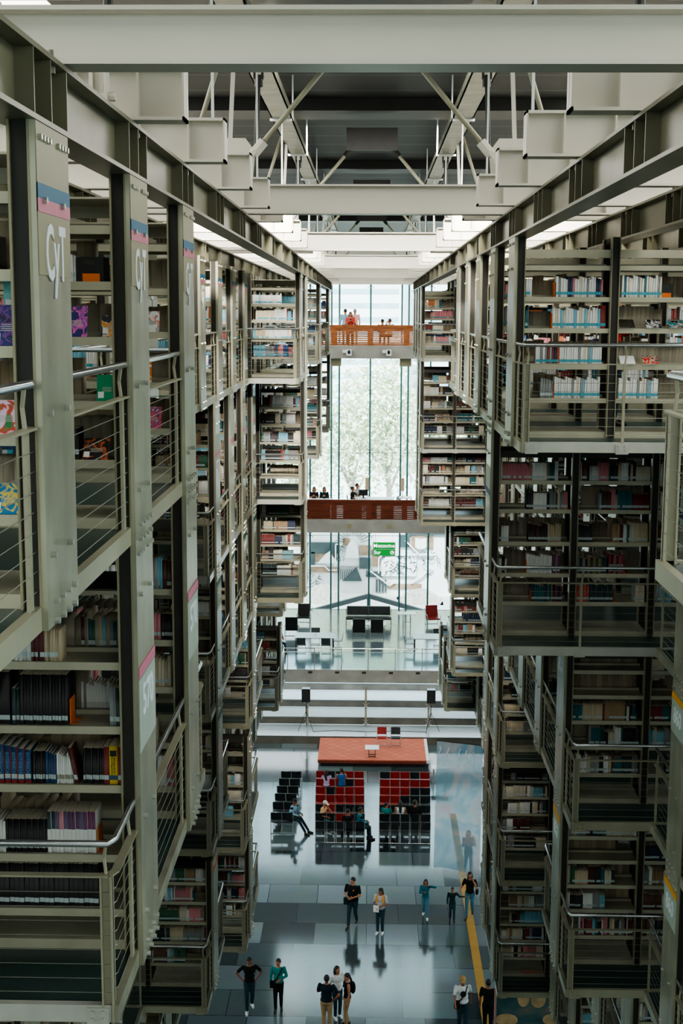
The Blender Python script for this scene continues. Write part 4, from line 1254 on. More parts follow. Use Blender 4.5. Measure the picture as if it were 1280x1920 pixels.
cover("book", -1.72, 6.24, Z + 0.935, 0.15, 0.17, 25, c3(222, 200, 222), [c3(220, 60, 40), c3(40, 130, 80)], "pale lilac face-out book at the left edge under the dark violet one")
cover("book", -1.72, 6.24, Z + 0.555, 0.14, 0.16, 30, c3(20, 120, 170), [c3(240, 210, 60), c3(20, 120, 170)], "blue and yellow face-out book low at the left picture edge")
cover("book", -1.70, 6.42, Z + 1.50, 0.09, 0.16, 5, c3(110, 190, 190), [c3(90, 170, 170)], "pale turquoise patterned book at the left edge behind the dark violet one")
for x, b_, sp, lb in ((-1.79, c3(200, 210, 206), [c3(210, 90, 60), c3(120, 180, 190)], "white book with red drawing face out behind the second column"), (-1.86, c3(226, 120, 50), [c3(236, 236, 230)], "orange and white leaflet face out behind the second column")):
    cover("book", x, 11.02, Z + (1.345 if x > -1.8 else 0.935), 0.13, 0.17, 12, b_, sp, lb)
cover("book", -1.80, 11.02, Z + 0.555, 0.16, 0.18, 12, c3(200, 90, 120), [c3(60, 60, 120), c3(230, 200, 210)], "pink and blue book face out low behind the second column")
for x, z, b_, sp, lb in ((2.90, 1.345, c3(60, 56, 46), [c3(30, 30, 30)], "dark brown magazine on the sloping shelf, front right rack"),
                         (3.20, 1.345, c3(30, 30, 32), [c3(214, 216, 216), c3(120, 120, 120)], "black and white magazine on the sloping shelf, front right rack"),
                         (3.46, 1.345, c3(30, 110, 120), [c3(210, 180, 160), c3(20, 30, 30)], "teal magazine with a pale oval at the right picture edge"),
                         (2.92, 0.935, c3(222, 226, 226), [c3(226, 230, 230)], "white leaflet lying on the lower sloping shelf on the right"),
                         (3.18, 0.935, c3(190, 60, 50), [c3(220, 210, 190), c3(40, 40, 50)], "red and cream magazine on the lower sloping shelf on the right")):
    cover("magazine", x, 15.36, Z + z + 0.01, 0.17, 0.17, 58, b_, sp, lb, "magazine", 0.01)
# brown archive boxes with orange fronts
for x, y, z, lb in ((-1.79, 8.66, Z + 1.69, "black file box with orange front behind the first column"), (-1.82, 6.26, Z + 1.69, "black file box with orange front at the left picture edge"),
                    (3.33, 15.44, Z + 1.69, "brown file box at the right picture edge, front right rack"), (-1.82, 6.30, Z + 1.345 + 0.0, "orange file box behind the dark violet book at the left edge")):
    t = thing("file_box", lb, "file box", (x, y, z), 0, "file boxes")
    MB().box(-0.085, 0.085, 0.0, 0.2, 0, 0.16).obj("case", BLACK, t)
    MB().box(-0.05, 0.06, -0.006, 0.0, 0.0, 0.055).obj("front_pocket", ORANGE, t)
    MB().box(-0.04, 0.03, -0.004, 0.0, 0.11, 0.14).obj("label_holder", DARK, t)

# ---- all remaining books, past counting: one object
P_TOP = ["white", "white", "white", "cream", "sky", "grey", "blue", "red", "teal", "beige", "pink", "orange", "navy", "white"]
P_MID = ["black", "beige", "cream", "maroon", "navy", "teal", "grey", "white", "brown", "cream", "dteal", "red", "beige", "black", "white", "sky", "grey", "pink", "white", "tan", "green", "cream"]
Vs, Cs = [], []
FQ = None
for (side, tier, plane, y, xi, front, t, h, nb, lv) in rack_rows:
    zb = LV[tier]
    pal = P_TOP if tier == 0 else P_MID
    nbv = nb if front else min(nb, 3)
    for k in range(nbv):
        for iz, z in enumerate(lv):
            if tier == 0 and iz == 4: continue
            for rank in (0, 1):
                xa_, xb_ = k * BAY + 0.11, k * BAY + 1.045
                wm = 0.025 if y < 22 else (0.034 if y < 30 else (0.045 if y < 38 else 0.06))
                if rank: wm = max(wm, 0.06)
                if not front: wm *= 1.3
                gap = rng.random()
                span = (xb_ - xa_) * (0.55 + 0.45 * rng.random() if gap < 0.72 else (1.0 if gap < 0.93 else 0.0))
                if span <= 0: continue
                lo = xa_ if rng.random() < 0.4 else xb_ - span
                ws, tot = [], 0.0
                cols, hs, deps, labs, xs, les = [], [], [], [], [], []
                x = lo
                while x < lo + span - 0.02:
                    run = int(rng.choice([1, 1, 1, 2, 2, 3, 4, 6, 9]))
                    cn = pal[rng.integers(len(pal))]
                    c = np.array(BK[cn]) * (0.8 + 0.35 * rng.random())
                    hh = 0.19 + 0.075 * rng.random()
                    wd = wm * (0.55 + 0.9 * rng.random())
                    for q in range(run):
                        if x + wd > lo + span: break
                        xs.append((x, x + wd * 0.95)); cols.append(np.clip(c * (0.94 + 0.12 * rng.random()), 0, 1)); hs.append(hh + (0.012 * rng.random() if run < 4 else 0))
                        labs.append(CYAN if (tier == 0 and rng.random() < 0.7) else (LBL if rng.random() < 0.85 else c)); deps.append(0.15 + 0.06 * rng.random())
                        x += wd
                    else:
                        continue
                    break
                if not xs: continue
                xs = np.array(xs); n = len(xs)
                X0, X1 = side * (xi + xs[:, 0]), side * (xi + xs[:, 1])
                if side < 0: X0, X1 = X1, X0
                if rank == 0:
                    yf = y - 0.285 + 0.012 * rng.random(n)
                    key = None
                    for (sd, ys_, zs_), spans in used_spans.items():
                        if sd == side and abs(ys_ - (y - 0.28)) < 0.06 and abs(zs_ - (zb + z)) < 0.05 and tier < 2: key = spans
                    if front and tier == 0 and side > 0 and y < 16 and k == 1 and iz in (1, 2): sel = np.zeros(n, bool)
                    elif key is not None:
                        keep = np.ones(n, bool)
                        fixed = used_spans
                        lo_, hi_ = min(a for a, _ in key), max(b for _, b in key)
                        keep &= (X1 < lo_ - 0.25) | (X0 > hi_ + 0.25)
                        sel = keep
                    elif front and tier == 0 and side > 0 and y < 16 and k == 1 and iz in (1, 2): sel = np.zeros(n, bool)
                    elif tier == 0 and side < 0 and plane == 1 and y < 12 and k == 0: sel = np.zeros(n, bool)
                    else: sel = np.ones(n, bool)
                    lab_ = np.array(labs)
                    colr = np.array(cols); topc = np.tile(np.array(PAGES) * 0.85, (n, 1))
                else:
                    yf = np.full(n, y + 0.06); sel = np.ones(n, bool)
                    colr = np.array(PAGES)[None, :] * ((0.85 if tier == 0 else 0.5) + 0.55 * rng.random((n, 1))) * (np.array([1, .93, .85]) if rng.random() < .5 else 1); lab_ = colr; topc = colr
                if not sel.any(): continue
                hs_ = np.array(hs)
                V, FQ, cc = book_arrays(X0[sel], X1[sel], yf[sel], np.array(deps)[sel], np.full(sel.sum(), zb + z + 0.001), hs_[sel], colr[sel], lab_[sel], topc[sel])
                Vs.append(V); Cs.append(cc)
V = np.concatenate(Vs); CC = np.concatenate(Cs)
allbooks = place("shelved_books", arrays_mesh("shelved_books", V, FQ, CC, BOOK))
allbooks["kind"] = "stuff"
tag(allbooks, "countless smaller books filling the farther racks on both sides", "books")
print("books in mass:", len(V))
# ------------------------------------------------------------------ signs on the rack ends
def rack_at(side, tier, y):
    c = [r for r in rack_rows if r[0] == side and r[1] == tier]
    return min(c, key=lambda r: abs(r[3] - y)) if c else None


signed = set()


def plate_sign(r, stripes, text, zpanel, hpanel, ztop, pmat, tsize, squeeze=0.8, outline=False):
    side, tier, plane, y, xi, front, t, h, nb, lv = r
    if t.name in signed: return
    signed.add(t.name)
    zb = LV[tier]
    # local frame of the rack: plate at x = -0.03, facing -x
    MB().box(-0.034, -0.03, -0.325, 0.325, zpanel - zb, zpanel + hpanel - zb).obj("category_panel", pmat, t)
    z = ztop
    for mtl, hh in stripes:
        MB().box(-0.037, -0.03, -0.325, 0.325, z - hh - zb, z - zb).obj("colour_stripe", mtl, t)
        z -= hh
    if text:
        me = text_mesh("lettering", text, tsize, SIGNW, 0.003, 0.006)
        o = place("lettering", me, t, (-0.036, 0.0, z - 0.19 - zb))
        o.rotation_euler = (R(90), 0, R(-90))
        o.scale = (squeeze, 1.25 if text == "CyT" else 1.0, 1)


for n, y in enumerate((6.53, 8.93, 11.33, 13.7, 16.1, 18.5, 20.9)):
    r = rack_at(-1, 0, y)
    plate_sign(r, [(BLUE, 0.068), (PINK, 0.062)], "CyT", EYE + 0.17, 0.69, EYE + 0.585, PANELO, 0.29, 0.8)
for y in (23.3, 25.7, 28.1):
    plate_sign(rack_at(-1, 0, y), [(BLUE, 0.068), (PINK, 0.062)], None, EYE + 0.17, 0.69, EYE + 0.585, PANELO, 0.2)
for y in (8.93, 11.33):
    r = rack_at(-1, 1, y)
    plate_sign(r, [(PINK, 0.075)], "570", EYE - 2.92, 0.5, EYE - 2.33, PANELG, 0.3, 0.95)
for side, tier, ys, mtl, tx in ((-1, 1, (22.75, 25.15, 27.5, 29.9), PINK, "570"), (-1, 2, (22.75, 25.15, 27.5, 29.9), TEAL, "610"), (1, 2, (14.5, 16.9), YELL, "860"), (1, 3, (14.5, 16.9), YELL, "860"),
                                (1, 2, (18.15, 20.5), YELL, "850"), (1, 3, (18.15,), YELL, "850"), (1, 1, (18.15,), NAVY, None), (1, 1, (9, 11.4, 13.8), NAVY, None), (-1, 3, (22.75, 25.15), TEAL, "610"), (-1, 4, (22.0, 24.4), SIGNO, None)):
    for y in ys:
        r = rack_at(side, tier, y)
        zt = TOP[tier]
        if r: plate_sign(r, [(mtl, 0.075)], tx, zt - 0.98 if tier == 1 else zt - 0.62, 0.45, zt - 0.83 if tier == 1 else zt - 0.13, PANELG, 0.28, 0.95)
for y in (18.1, 20.5, 22.9, 25.3):
    r = rack_at(1, 0, y)
    plate_sign(r, [], None, EYE + 0.2, 0.6, EYE + 0.5, PANELO, 0.2)
# blue and orange header strips on the back racks of the top right
for y in (18.1, 20.5):
    r = rack_at(1, 0, y)
    MB().box(1.3, 2.1, -0.345, -0.335, 1.86, 1.95).obj("header_strip", BLUE, r[6])
    MB().box(1.3, 2.1, -0.345, -0.335, 1.78, 1.86).obj("header_strip", SIGNO, r[6])

# ------------------------------------------------------------------ stage
CARP, nt, bs = base_mat("terracotta_carpet")
tc = nt.nodes.new("ShaderNodeTexCoord"); mp = nt.nodes.new("ShaderNodeMapping"); mp.inputs["Rotation"].default_value = (0, 0, R(45))
br = nt.nodes.new("ShaderNodeTexBrick"); br.inputs["Scale"].default_value = 1.6; br.inputs["Brick Width"].default_value = 0.6; br.inputs["Row Height"].default_value = 0.6; br.inputs["Mortar Size"].default_value = 0.02; br.offset = 0
br.inputs["Color1"].default_value = rgb(206, 118, 92); br.inputs["Color2"].default_value = rgb(196, 106, 82); br.inputs["Mortar"].default_value = rgb(172, 88, 66)
nt.links.new(tc.outputs["Object"], mp.inputs[0]); nt.links.new(mp.outputs[0], br.inputs[0]); nt.links.new(br.outputs[0], bs.inputs["Base Color"])
bs.inputs["Roughness"].default_value = 0.85
t = thing("stage_platform", "low stage with orange-red carpet in front of the steps", "stage", (0.2, 57.5, 0))
SX = 2.42
MB().box(-SX, SX, 0.0, 3.1, 0.30, 0.34).obj("carpet", CARP, t)
MB().box(-SX, SX, 0.0, 3.1, 0.17, 0.30).obj("fascia", mat("stage_fascia", rgb(112, 46, 28), 0.6, 0, 0.1, 3), t)
MB().box(-SX + 0.12, SX - 0.12, 0.12, 3.0, 0.0, 0.17).obj("base", BLACK, t)
MB().box(SX, SX + 0.13, 0.0, 3.1, 0.2, 0.345).obj("edge_trim", WHITE, t)


# ------------------------------------------------------------------ chairs
def make_chair(fab, name="stacking_chair"):
    t = thing(name, "", "chair")
    b = MB()                                              # seat pad with a rounded front edge
    b.add([(-0.21, -0.2, 0.43), (0.21, -0.2, 0.43), (0.21, 0.19, 0.44), (-0.21, 0.19, 0.44), (-0.21, -0.2, 0.46), (0.21, -0.2, 0.46), (0.21, 0.19, 0.48), (-0.21, 0.19, 0.48), (-0.2, 0.225, 0.44), (0.2, 0.225, 0.44), (0.2, 0.225, 0.465), (-0.2, 0.225, 0.465)],
          [(3, 2, 1, 0), (4, 5, 6, 7), (0, 1, 5, 4), (1, 2, 6, 5), (3, 0, 4, 7), (2, 3, 8, 9), (7, 6, 10, 11), (9, 8, 11, 10), (6, 2, 9, 10), (3, 7, 11, 8)])
    b.obj("seat", fab, t)
    b = MB()
    for i in range(4):
        x0, x1 = -0.205 + i * 0.1025, -0.205 + (i + 1) * 0.1025
        c0, c1 = 0.02 * (1 - abs(x0) / 0.205), 0.02 * (1 - abs(x1) / 0.205)
        b.add([(x0, -0.2 - c0, 0.54), (x1, -0.2 - c1, 0.54), (x1, -0.27 - c1, 0.86), (x0, -0.27 - c0, 0.86), (x0, -0.17 - c0, 0.54), (x1, -0.17 - c1, 0.54), (x1, -0.24 - c1, 0.86), (x0, -0.24 - c0, 0.86)],
              [(0, 1, 2, 3), (7, 6, 5, 4), (3, 2, 6, 7), (1, 0, 4, 5), (0, 3, 7, 4), (2, 1, 5, 6)])
    b.obj("backrest", fab, t)
    for s in (-1, 1):
        MB().tube([(s * 0.215, -0.25, 0.0), (s * 0.215, -0.2, 0.44), (s * 0.215, -0.265, 0.85)], 0.012, 6).obj("leg", FRAME, t)
        MB().tube([(s * 0.215, 0.21, 0.0), (s * 0.215, 0.19, 0.43), (s * 0.215, -0.19, 0.42)], 0.012, 6).obj("leg", FRAME, t)
    MB().tube([(-0.215, -0.25, 0.012), (0.215, -0.25, 0.012)], 0.01, 6).tube([(-0.215, 0.2, 0.3), (0.215, 0.2, 0.3)], 0.01, 6).obj("stretcher", FRAME, t)
    return t


RCH, BCH = make_chair(REDF), make_chair(BLKF)
used = {id(RCH): False, id(BCH): False}


def chair(col, x, y, z, rot, label, group):
    p = RCH if col == "R" else BCH
    if not used[id(p)]:
        used[id(p)] = True
        p.location = (x, y, z); p.rotation_euler = (0, 0, rot); p["label"] = label; p["group"] = group
        return p
    return dup(p, (x, y, z), rot, label, group)


CN = {"R": "red", "B": "black"}
rowsR = [54.5, 53.55, 52.6, 51.67, 50.63, 49.66, 48.82]
blockM = ["RBBRR", "RRRBR", "RBRRR", "RRRRR", "BRBBB", "BBRRB", "BBBBB"]
blockR = ["BRRBR", "RRRRR", "RRRBB", "RRBBB", "BBBBB", "BBBBB", "BBBBB"]
for (nm, pat, x0s, x1s) in (("middle", blockM, (-2.15, -1.93), (-0.17, -0.13)), ("right", blockR, (0.54, 0.50), (2.62, 2.39))):
    for i, row in enumerate(pat):
        xa = x0s[0] + (x0s[1] - x0s[0]) * i / 6; xb = x1s[0] + (x1s[1] - x1s[0]) * i / 6
        for j, c in enumerate(row):
            x = xa + (xb - xa) * (j + 0.5) / 5
            chair(c, x, rowsR[i] + 0.26, 0, R(random.uniform(-2, 2)), f"{CN[c]} chair in the {nm} block, {ORD[i + 1]} row from the stage, {ORD[j + 1]} from the left", f"{CN[c]} audience chairs")
for i, y in enumerate((54.4, 53.52, 52.63, 51.75, 50.8, 49.68)):
    xa, xb = -3.63 - 0.02 * i, -2.82 - 0.01 * i
    for j in range(2):
        chair("B", xa + 0.2 + j * 0.43, y + 0.26, 0, R(random.uniform(-3, 3)), f"black chair in the narrow left block, {ORD[i + 1]} row from the stage, {'left' if j == 0 else 'right'} one", "black audience chairs")
chair("R", 0.65, 59.35, 0.34, R(180), "red chair on the stage facing the audience", "chairs on the stage")
chair("B", 1.28, 59.35, 0.34, R(180), "black chair on the stage facing the audience", "chairs on the stage")

t = thing("coffee_table", "small white table on the orange stage", "table", (0.2, 58.0, 0.34))
MB().box(-0.31, 0.31, -0.3, 0.3, 0.40, 0.43).obj("tabletop", WHITE, t)
for sx in (-1, 1):
    for sy in (-1, 1):
        MB().box(sx * 0.14 - 0.012, sx * 0.14 + 0.012, sy * 0.13 - 0.012, sy * 0.13 + 0.012, 0, 0.40).obj("leg", BLACK, t)
MB().box(-0.15, 0.15, -0.14, -0.12, 0.12, 0.15).box(-0.15, 0.15, -0.14, -0.12, 0.02, 0.05).obj("stretcher", BLACK, t)
t = thing("side_table", "small white side table right of the front chairs", "table", (3.05, 55.6, 0))
MB().box(-0.3, 0.45, -0.25, 0.25, 0.68, 0.71).obj("tabletop", WHITE, t)
for sx in (-0.2, 0.3):
    MB().box(sx - 0.015, sx + 0.015, -0.2, 0.2, 0, 0.68).obj("leg", FRAME, t)
t = thing("speaker_stand", "", "stand")
MB().tube([(0, 0, 0.55), (0, 0, 1.45)], 0.02, 7).obj("pole", BLACK, t)
for k in range(3):
    a = R(90 + 120 * k)
    MB().tube([(0, 0, 0.95), (0.42 * math.cos(a), 0.42 * math.sin(a), 0.01)], 0.012, 6).obj("leg", BLACK, t)
t.location = (-2.93, 61.5, 0.40)
tag(t, "black tripod stand under the left loudspeaker on the first step", "stand", "speaker stands")
dup(t, (2.98, 61.5, 0.40), R(25), "black tripod stand under the right loudspeaker on the first step", "speaker stands")
def speaker(x, lb):
    t = thing("loudspeaker", lb, "loudspeaker", (x, 61.5, 1.84), 0, "loudspeakers on tripods")
    MB().prism([(-0.2, 0), (0.2, 0), (0.2, 0.62), (-0.2, 0.62)], -0.2, 0.17).obj("cabinet", BLACK, t)
    MB().box(-0.17, 0.17, -0.215, -0.2, 0.04, 0.56).obj("grille", mat("speaker_grille", rgb(34, 38, 40), 0.6, 0, 0.2, 40), t)
    MB().box(-0.19, 0.19, -0.18, 0.15, 0.62, 0.635).obj("top_cover", FRAME, t)
speaker(-2.93, "black loudspeaker on a tripod left of the stage")
speaker(2.98, "black loudspeaker on a tripod right of the stage")
tag(MB().tube([(-2.6, 61.3, 0.41), (-1.5, 61.5, 0.41), (0, 61.35, 0.41), (1.5, 61.5, 0.41), (2.8, 61.4, 0.41)], 0.014, 5).obj("speaker_cable", BLACK), "black cable lying along the first step between the loudspeakers", "cable")

# ------------------------------------------------------------------ mezzanine furniture
LEATH = mat("dark_grey_leather", rgb(62, 66, 66), 0.35, 0, 0.25, 6)
t = thing("sofa", "dark leather three seat sofa with chrome frame by the end glass", "sofa", (0.0, 72.6, MZ))
MB().box(-1.22, 1.22, -0.35, 0.3, 0.36, 0.46).obj("seat", LEATH, t)
for k in range(2):
    MB().box(-1.2 + k * 1.21, -0.01 + k * 1.21, 0.22, 0.34, 0.5, 1.0).obj("back_cushion", LEATH, t)
for s in (-1, 1):
    MB().box(s * 1.24 - 0.025, s * 1.24 + 0.025, -0.4, 0.36, 0.5, 0.54).obj("armrest", FRAME, t)
    MB().box(s * 1.24 - 0.02, s * 1.24 + 0.02, -0.38, -0.34, 0, 0.5).obj("leg", FRAME, t)
    MB().box(s * 1.24 - 0.02, s * 1.24 + 0.02, 0.3, 0.34, 0, 0.9).obj("leg", FRAME, t)
t = thing("coffee_table", "low white table between the sofa and two armchairs", "table", (0.0, 71.2, MZ))
MB().box(-0.95, 0.95, -0.45, 0.4, 0.38, 0.42).obj("tabletop", WHITE, t)
for sx in (-0.85, 0.85): MB().box(sx - 0.03, sx + 0.03, -0.4, 0.35, 0, 0.38).obj("leg", FRAME, t)


def armchair(x, y, rot, lb, fab, cat="armchair", grp="armchairs on the mezzanine"):
    t = thing("armchair", lb, cat, (x, y, MZ), rot, grp)
    MB().box(-0.32, 0.32, -0.3, 0.36, 0.38, 0.46).obj("seat", fab, t)
    b = MB().add([(-0.33, -0.3, 0.3), (0.33, -0.3, 0.3), (0.33, -0.42, 1.06), (-0.33, -0.42, 1.06), (-0.33, -0.24, 0.3), (0.33, -0.24, 0.3), (0.33, -0.36, 1.06), (-0.33, -0.36, 1.06)], [(0, 1, 2, 3), (7, 6, 5, 4), (3, 2, 6, 7), (1, 0, 4, 5), (0, 3, 7, 4), (2, 1, 5, 6)])
    b.obj("backrest", fab, t)
    for s in (-1, 1):
        MB().tube([(s * 0.36, -0.32, 0.0), (s * 0.36, -0.36, 0.62), (s * 0.36, 0.3, 0.62), (s * 0.36, 0.34, 0.0)], 0.016, 6).obj("armrest", FRAME, t)
    MB().tube([(-0.36, -0.32, 0.02), (0.36, -0.32, 0.02)], 0.014, 6).obj("stretcher", FRAME, t)


armchair(-0.5, 69.8, 0, "black armchair facing the sofa, left of the two", BLACK)
armchair(0.45, 69.8, 0, "black armchair facing the sofa, right of the two", BLACK)
armchair(-4.1, 70.1, 0, "black armchair on the left of the mezzanine", BLACK)
armchair(-3.6, 72.7, R(180), "black armchair by the glass on the far left", BLACK)
armchair(3.55, 72.6, R(190), "red armchair by the glass on the far right", REDF)
WIRE = mat("dark_wire_chair", rgb(64, 74, 78), 0.4, 0.3, 0.1, 5)


def study_table(x, y, w_, lb):
    t = thing("study_table", lb, "table", (x, y, MZ), 0, "study tables on the mezzanine")
    MB().box(-w_ / 2, w_ / 2, -0.6, 0.6, 0.71, 0.745).obj("tabletop", mat("pale_table_top", rgb(150, 160, 164), 0.3, 0, 0.05, 2), t)
    for sx in (-1, 1):
        MB().box(sx * (w_ / 2 - 0.06) - 0.02, sx * (w_ / 2 - 0.06) + 0.02, -0.55, -0.5, 0, 0.71).obj("leg", BLACK, t)
        MB().box(sx * (w_ / 2 - 0.06) - 0.02, sx * (w_ / 2 - 0.06) + 0.02, 0.5, 0.55, 0, 0.71).obj("leg", BLACK, t)


study_table(-2.75, 67.0, 2.0, "rectangular study table left on the mezzanine")
study_table(3.1, 67.0, 1.6, "rectangular study table right on the mezzanine")


def wire_chair(x, y, rot, lb):
    t = thing("cantilever_chair", lb, "chair", (x, y, MZ), rot, "wire frame chairs on the mezzanine")
    MB().box(-0.22, 0.22, -0.2, 0.22, 0.44, 0.46).obj("seat", WIRE, t)
    MB().add([(-0.22, -0.2, 0.5), (0.22, -0.2, 0.5), (0.22, -0.27, 0.86), (-0.22, -0.27, 0.86), (-0.22, -0.185, 0.5), (0.22, -0.185, 0.5), (0.22, -0.255, 0.86), (-0.22, -0.255, 0.86)], [(0, 1, 2, 3), (7, 6, 5, 4), (3, 2, 6, 7), (1, 0, 4, 5), (0, 3, 7, 4), (2, 1, 5, 6)]).obj("backrest", WIRE, t)
    for s in (-1, 1):
        MB().tube([(s * 0.22, -0.26, 0.86), (s * 0.22, -0.2, 0.44), (s * 0.22, 0.22, 0.44), (s * 0.22, 0.22, 0.015), (s * 0.22, -0.2, 0.015)], 0.011, 6).obj("leg", BLACK, t)
    for y_ in (-0.2, 0.0, 0.22): MB().tube([(-0.22, y_, 0.015), (0.22, y_, 0.015)], 0.01, 6).obj("stretcher", BLACK, t)


wire_chair(-3.4, 66.2, 0, "wire frame chair at the left table, near side left")
wire_chair(-2.15, 66.2, 0, "wire frame chair at the left table, near side right")
wire_chair(-1.55, 67.2, R(90), "wire frame chair at the right end of the left table")
wire_chair(-2.75, 67.95, R(180), "wire frame chair on the far side of the left table")
wire_chair(2.1, 66.7, R(-100), "wire frame chair left of the right study table")
wire_chair(3.6, 67.95, R(180), "wire frame chair on the far side of the right table")
t = thing("high_table", "tall white table with trestle legs by the glass on the right", "table", (2.1, 72.3, MZ))
MB().box(-0.5, 0.5, -0.35, 0.35, 0.72, 0.75).obj("tabletop", WHITE, t)
for s in (-0.2, 0.2): MB().box(s - 0.02, s + 0.02, -0.3, 0.3, 0, 0.72).obj("leg", FRAME, t)
MB().box(-0.2, 0.2, -0.3, -0.27, 0.3, 0.33).obj("stretcher", FRAME, t)
t = thing("glass_tumbler", "clear drinking glass on the left study table", "glass", (-2.7, 66.9, MZ + 0.745))
MB().tube([(0, 0, 0.0), (0, 0, 0.12)], 0.035, 10).obj("cup", GLASS, t)

# hanging mezzanine sign
GRN = mat("wayfinding_green", rgb(20, 150, 60), 0.4, 0, 0.03, 2, emit=0.5)  # green also given an added glow
t = thing("hanging_sign", "green and white wayfinding sign reading Mezzanine Sur", "sign", (0.85, 74.9, EYE - 13.56))
MB().box(-0.64, 0.64, 0, 0.06, -0.02, 0.76).obj("board", WHITE, t)
MB().box(-0.6, 0.6, -0.012, 0, 0.38, 0.74).obj("green_field", GRN, t)
MB().box(-0.6, 0.6, -0.012, 0, 0.0, 0.34).obj("green_field", GRN, t)
o = place("lettering", text_mesh("lettering", "Mezzanine", 0.285, GLOWW, 0.004, 0.006), t, (0.0, -0.018, 0.56)); o.rotation_euler = (R(90), 0, 0)
o = place("lettering", text_mesh("lettering", "Sur", 0.285, GLOWW, 0.004, 0.006), t, (-0.38, -0.018, 0.17)); o.rotation_euler = (R(90), 0, 0)
b = MB()
for k in range(12):
    a0, a1 = 2 * math.pi * k / 12, 2 * math.pi * (k + 1) / 12
    b.bar((0.46 + 0.1 * math.cos(a0), -0.016, 0.17 + 0.1 * math.sin(a0)), (0.46 + 0.1 * math.cos(a1), -0.016, 0.17 + 0.1 * math.sin(a1)), 0.028, 0.008, up=(0, 1, 0))
b.bar((0.42, -0.016, 0.13), (0.50, -0.016, 0.21), 0.024, 0.008, up=(0, 1, 0)); b.bar((0.44, -0.016, 0.21), (0.505, -0.016, 0.21), 0.024, 0.008, up=(0, 1, 0)); b.bar((0.5, -0.016, 0.15), (0.5, -0.016, 0.215), 0.024, 0.008, up=(0, 1, 0))
b.obj("arrow_symbol", GLOWW, t)
for s in (-0.5, 0.5): MB().box(s - 0.006, s + 0.006, 0.02, 0.032, 0.76, 3.25).obj("hanger", BLACK, t)


# ------------------------------------------------------------------ printed banners
SKYP = printed("sheer_sky_print", [(0.34, rgb(84, 150, 176)), (0.46, rgb(128, 172, 192)), (0.56, rgb(178, 188, 198)), (0.7, rgb(196, 176, 178))], 0.9, 0.72)
t = thing("hanging_sheer_banner", "sheer pale blue printed banner hanging over the right of the floor", "banner", (0, 44.0, 0))
x0, x1, xt0, xt1 = 2.30, 3.87, 2.36, 3.94
b = MB()
nzb = 14
for i in range(nzb + 1):
    f_ = i / nzb
    for j in range(7):
        g_ = j / 6
        b.v.append((x0 + (xt0 - x0) * f_ + (x1 - x0) * g_ + (xt1 - xt0 - x1 + x0) * f_ * g_, 0.05 * math.sin(g_ * 5 + f_ * 3), 1.16 + (5.66 - 1.16) * f_ - 0.16 * g_ - 0.1 * (1 - f_) * g_))
for i in range(nzb):
    for j in range(6):
        a = i * 7 + j
        b.f.append((a, a + 1, a + 8, a + 7)); b.m.append(0)
b.obj("printed_cloth", SKYP, t)
MB().tube([(xt0 - 0.02, 0, 5.67), (xt1 + 0.02, 0, 5.51)], 0.02, 6).obj("top_bar", DARK, t)
HEM = printed("sheer_clear_hem", [(0.3, rgb(170, 196, 204)), (0.7, rgb(190, 206, 210))], 0.5, 0.35)
b = MB().add([(x0 - 0.02, 0, 0.85), (x1 - 0.02, 0, 0.6), (x1, 0, 0.9), (x0, 0, 1.16)], [(0, 1, 2, 3)])
b.obj("clear_hem", HEM, t)
wisp = mat("print_wisp", rgb(214, 222, 226), 0.7)
wb = MB()
for j, xx in enumerate((2.45, 2.72, 3.12, 3.36, 3.62)):
    pts = [(xx + 0.04 * math.sin(q * 1.8 + j), -0.06, 5.5 - 0.12 * q - 0.05 * j) for q in range(6 if j != 2 else 8)]
    wb.tube(pts, 0.018, 4, r2=0.006)
wb.obj("printed_wisps", wisp, t)

MURAL = printed("warm_and_teal_print", [(0.36, rgb(44, 80, 88)), (0.5, rgb(70, 104, 106)), (0.62, rgb(110, 118, 108)), (0.7, rgb(176, 124, 106))], 1.1, 1.0, 0.6, 2.2)
t = thing("hanging_painted_panel", "painted teal and warm beige panel under the lowest right walkway", "panel", (2.78, 26.6, 1.2))
MB().box(-0.02, 1.25, 0, 0.04, 0, 4.75).obj("canvas", MURAL, t)
MB().box(-0.06, -0.02, -0.02, 0.06, 0, 4.75).obj("edge_strip", mat("panel_edge_pink", rgb(200, 150, 140), 0.6), t)
WARM = mat("print_warm_beige", rgb(204, 172, 128), 0.6, 0, 0.3, 3)
b = MB()
b.ball((0.55, 0.0, 4.52), (0.13, 0.016, 0.2), 16, 9); b.ball((0.86, 0.0, 4.5), (0.16, 0.016, 0.2), 16, 9); b.ball((0.2, 0.0, 4.02), (0.24, 0.012, 0.14), 16, 9); b.ball((1.12, 0.0, 4.04), (0.16, 0.012, 0.12), 16, 9)
b.obj("painted_shapes", WARM, t)
q = MB(); q.ball((0.68, 0.012, 4.66), (0.46, 0.012, 0.5), 20, 12)
q.obj("painted_ground_shape", mat("print_rose_brown", rgb(168, 108, 92), 0.6, 0, 0.25, 3), t)

# ------------------------------------------------------------------ furniture on the bridges
def desk(x, y, z, w_, lb):
    t = thing("reading_desk", lb, "desk", (x, y, z), 0, "desks on the lower bridge")
    MB().box(-w_ / 2, w_ / 2, -0.4, 0.4, 0.72, 0.75).obj("tabletop", WHITE, t)
    for s in (-1, 1): MB().box(s * (w_ / 2 - 0.05) - 0.02, s * (w_ / 2 - 0.05) + 0.02, -0.35, 0.35, 0, 0.72).obj("leg", FRAME, t)


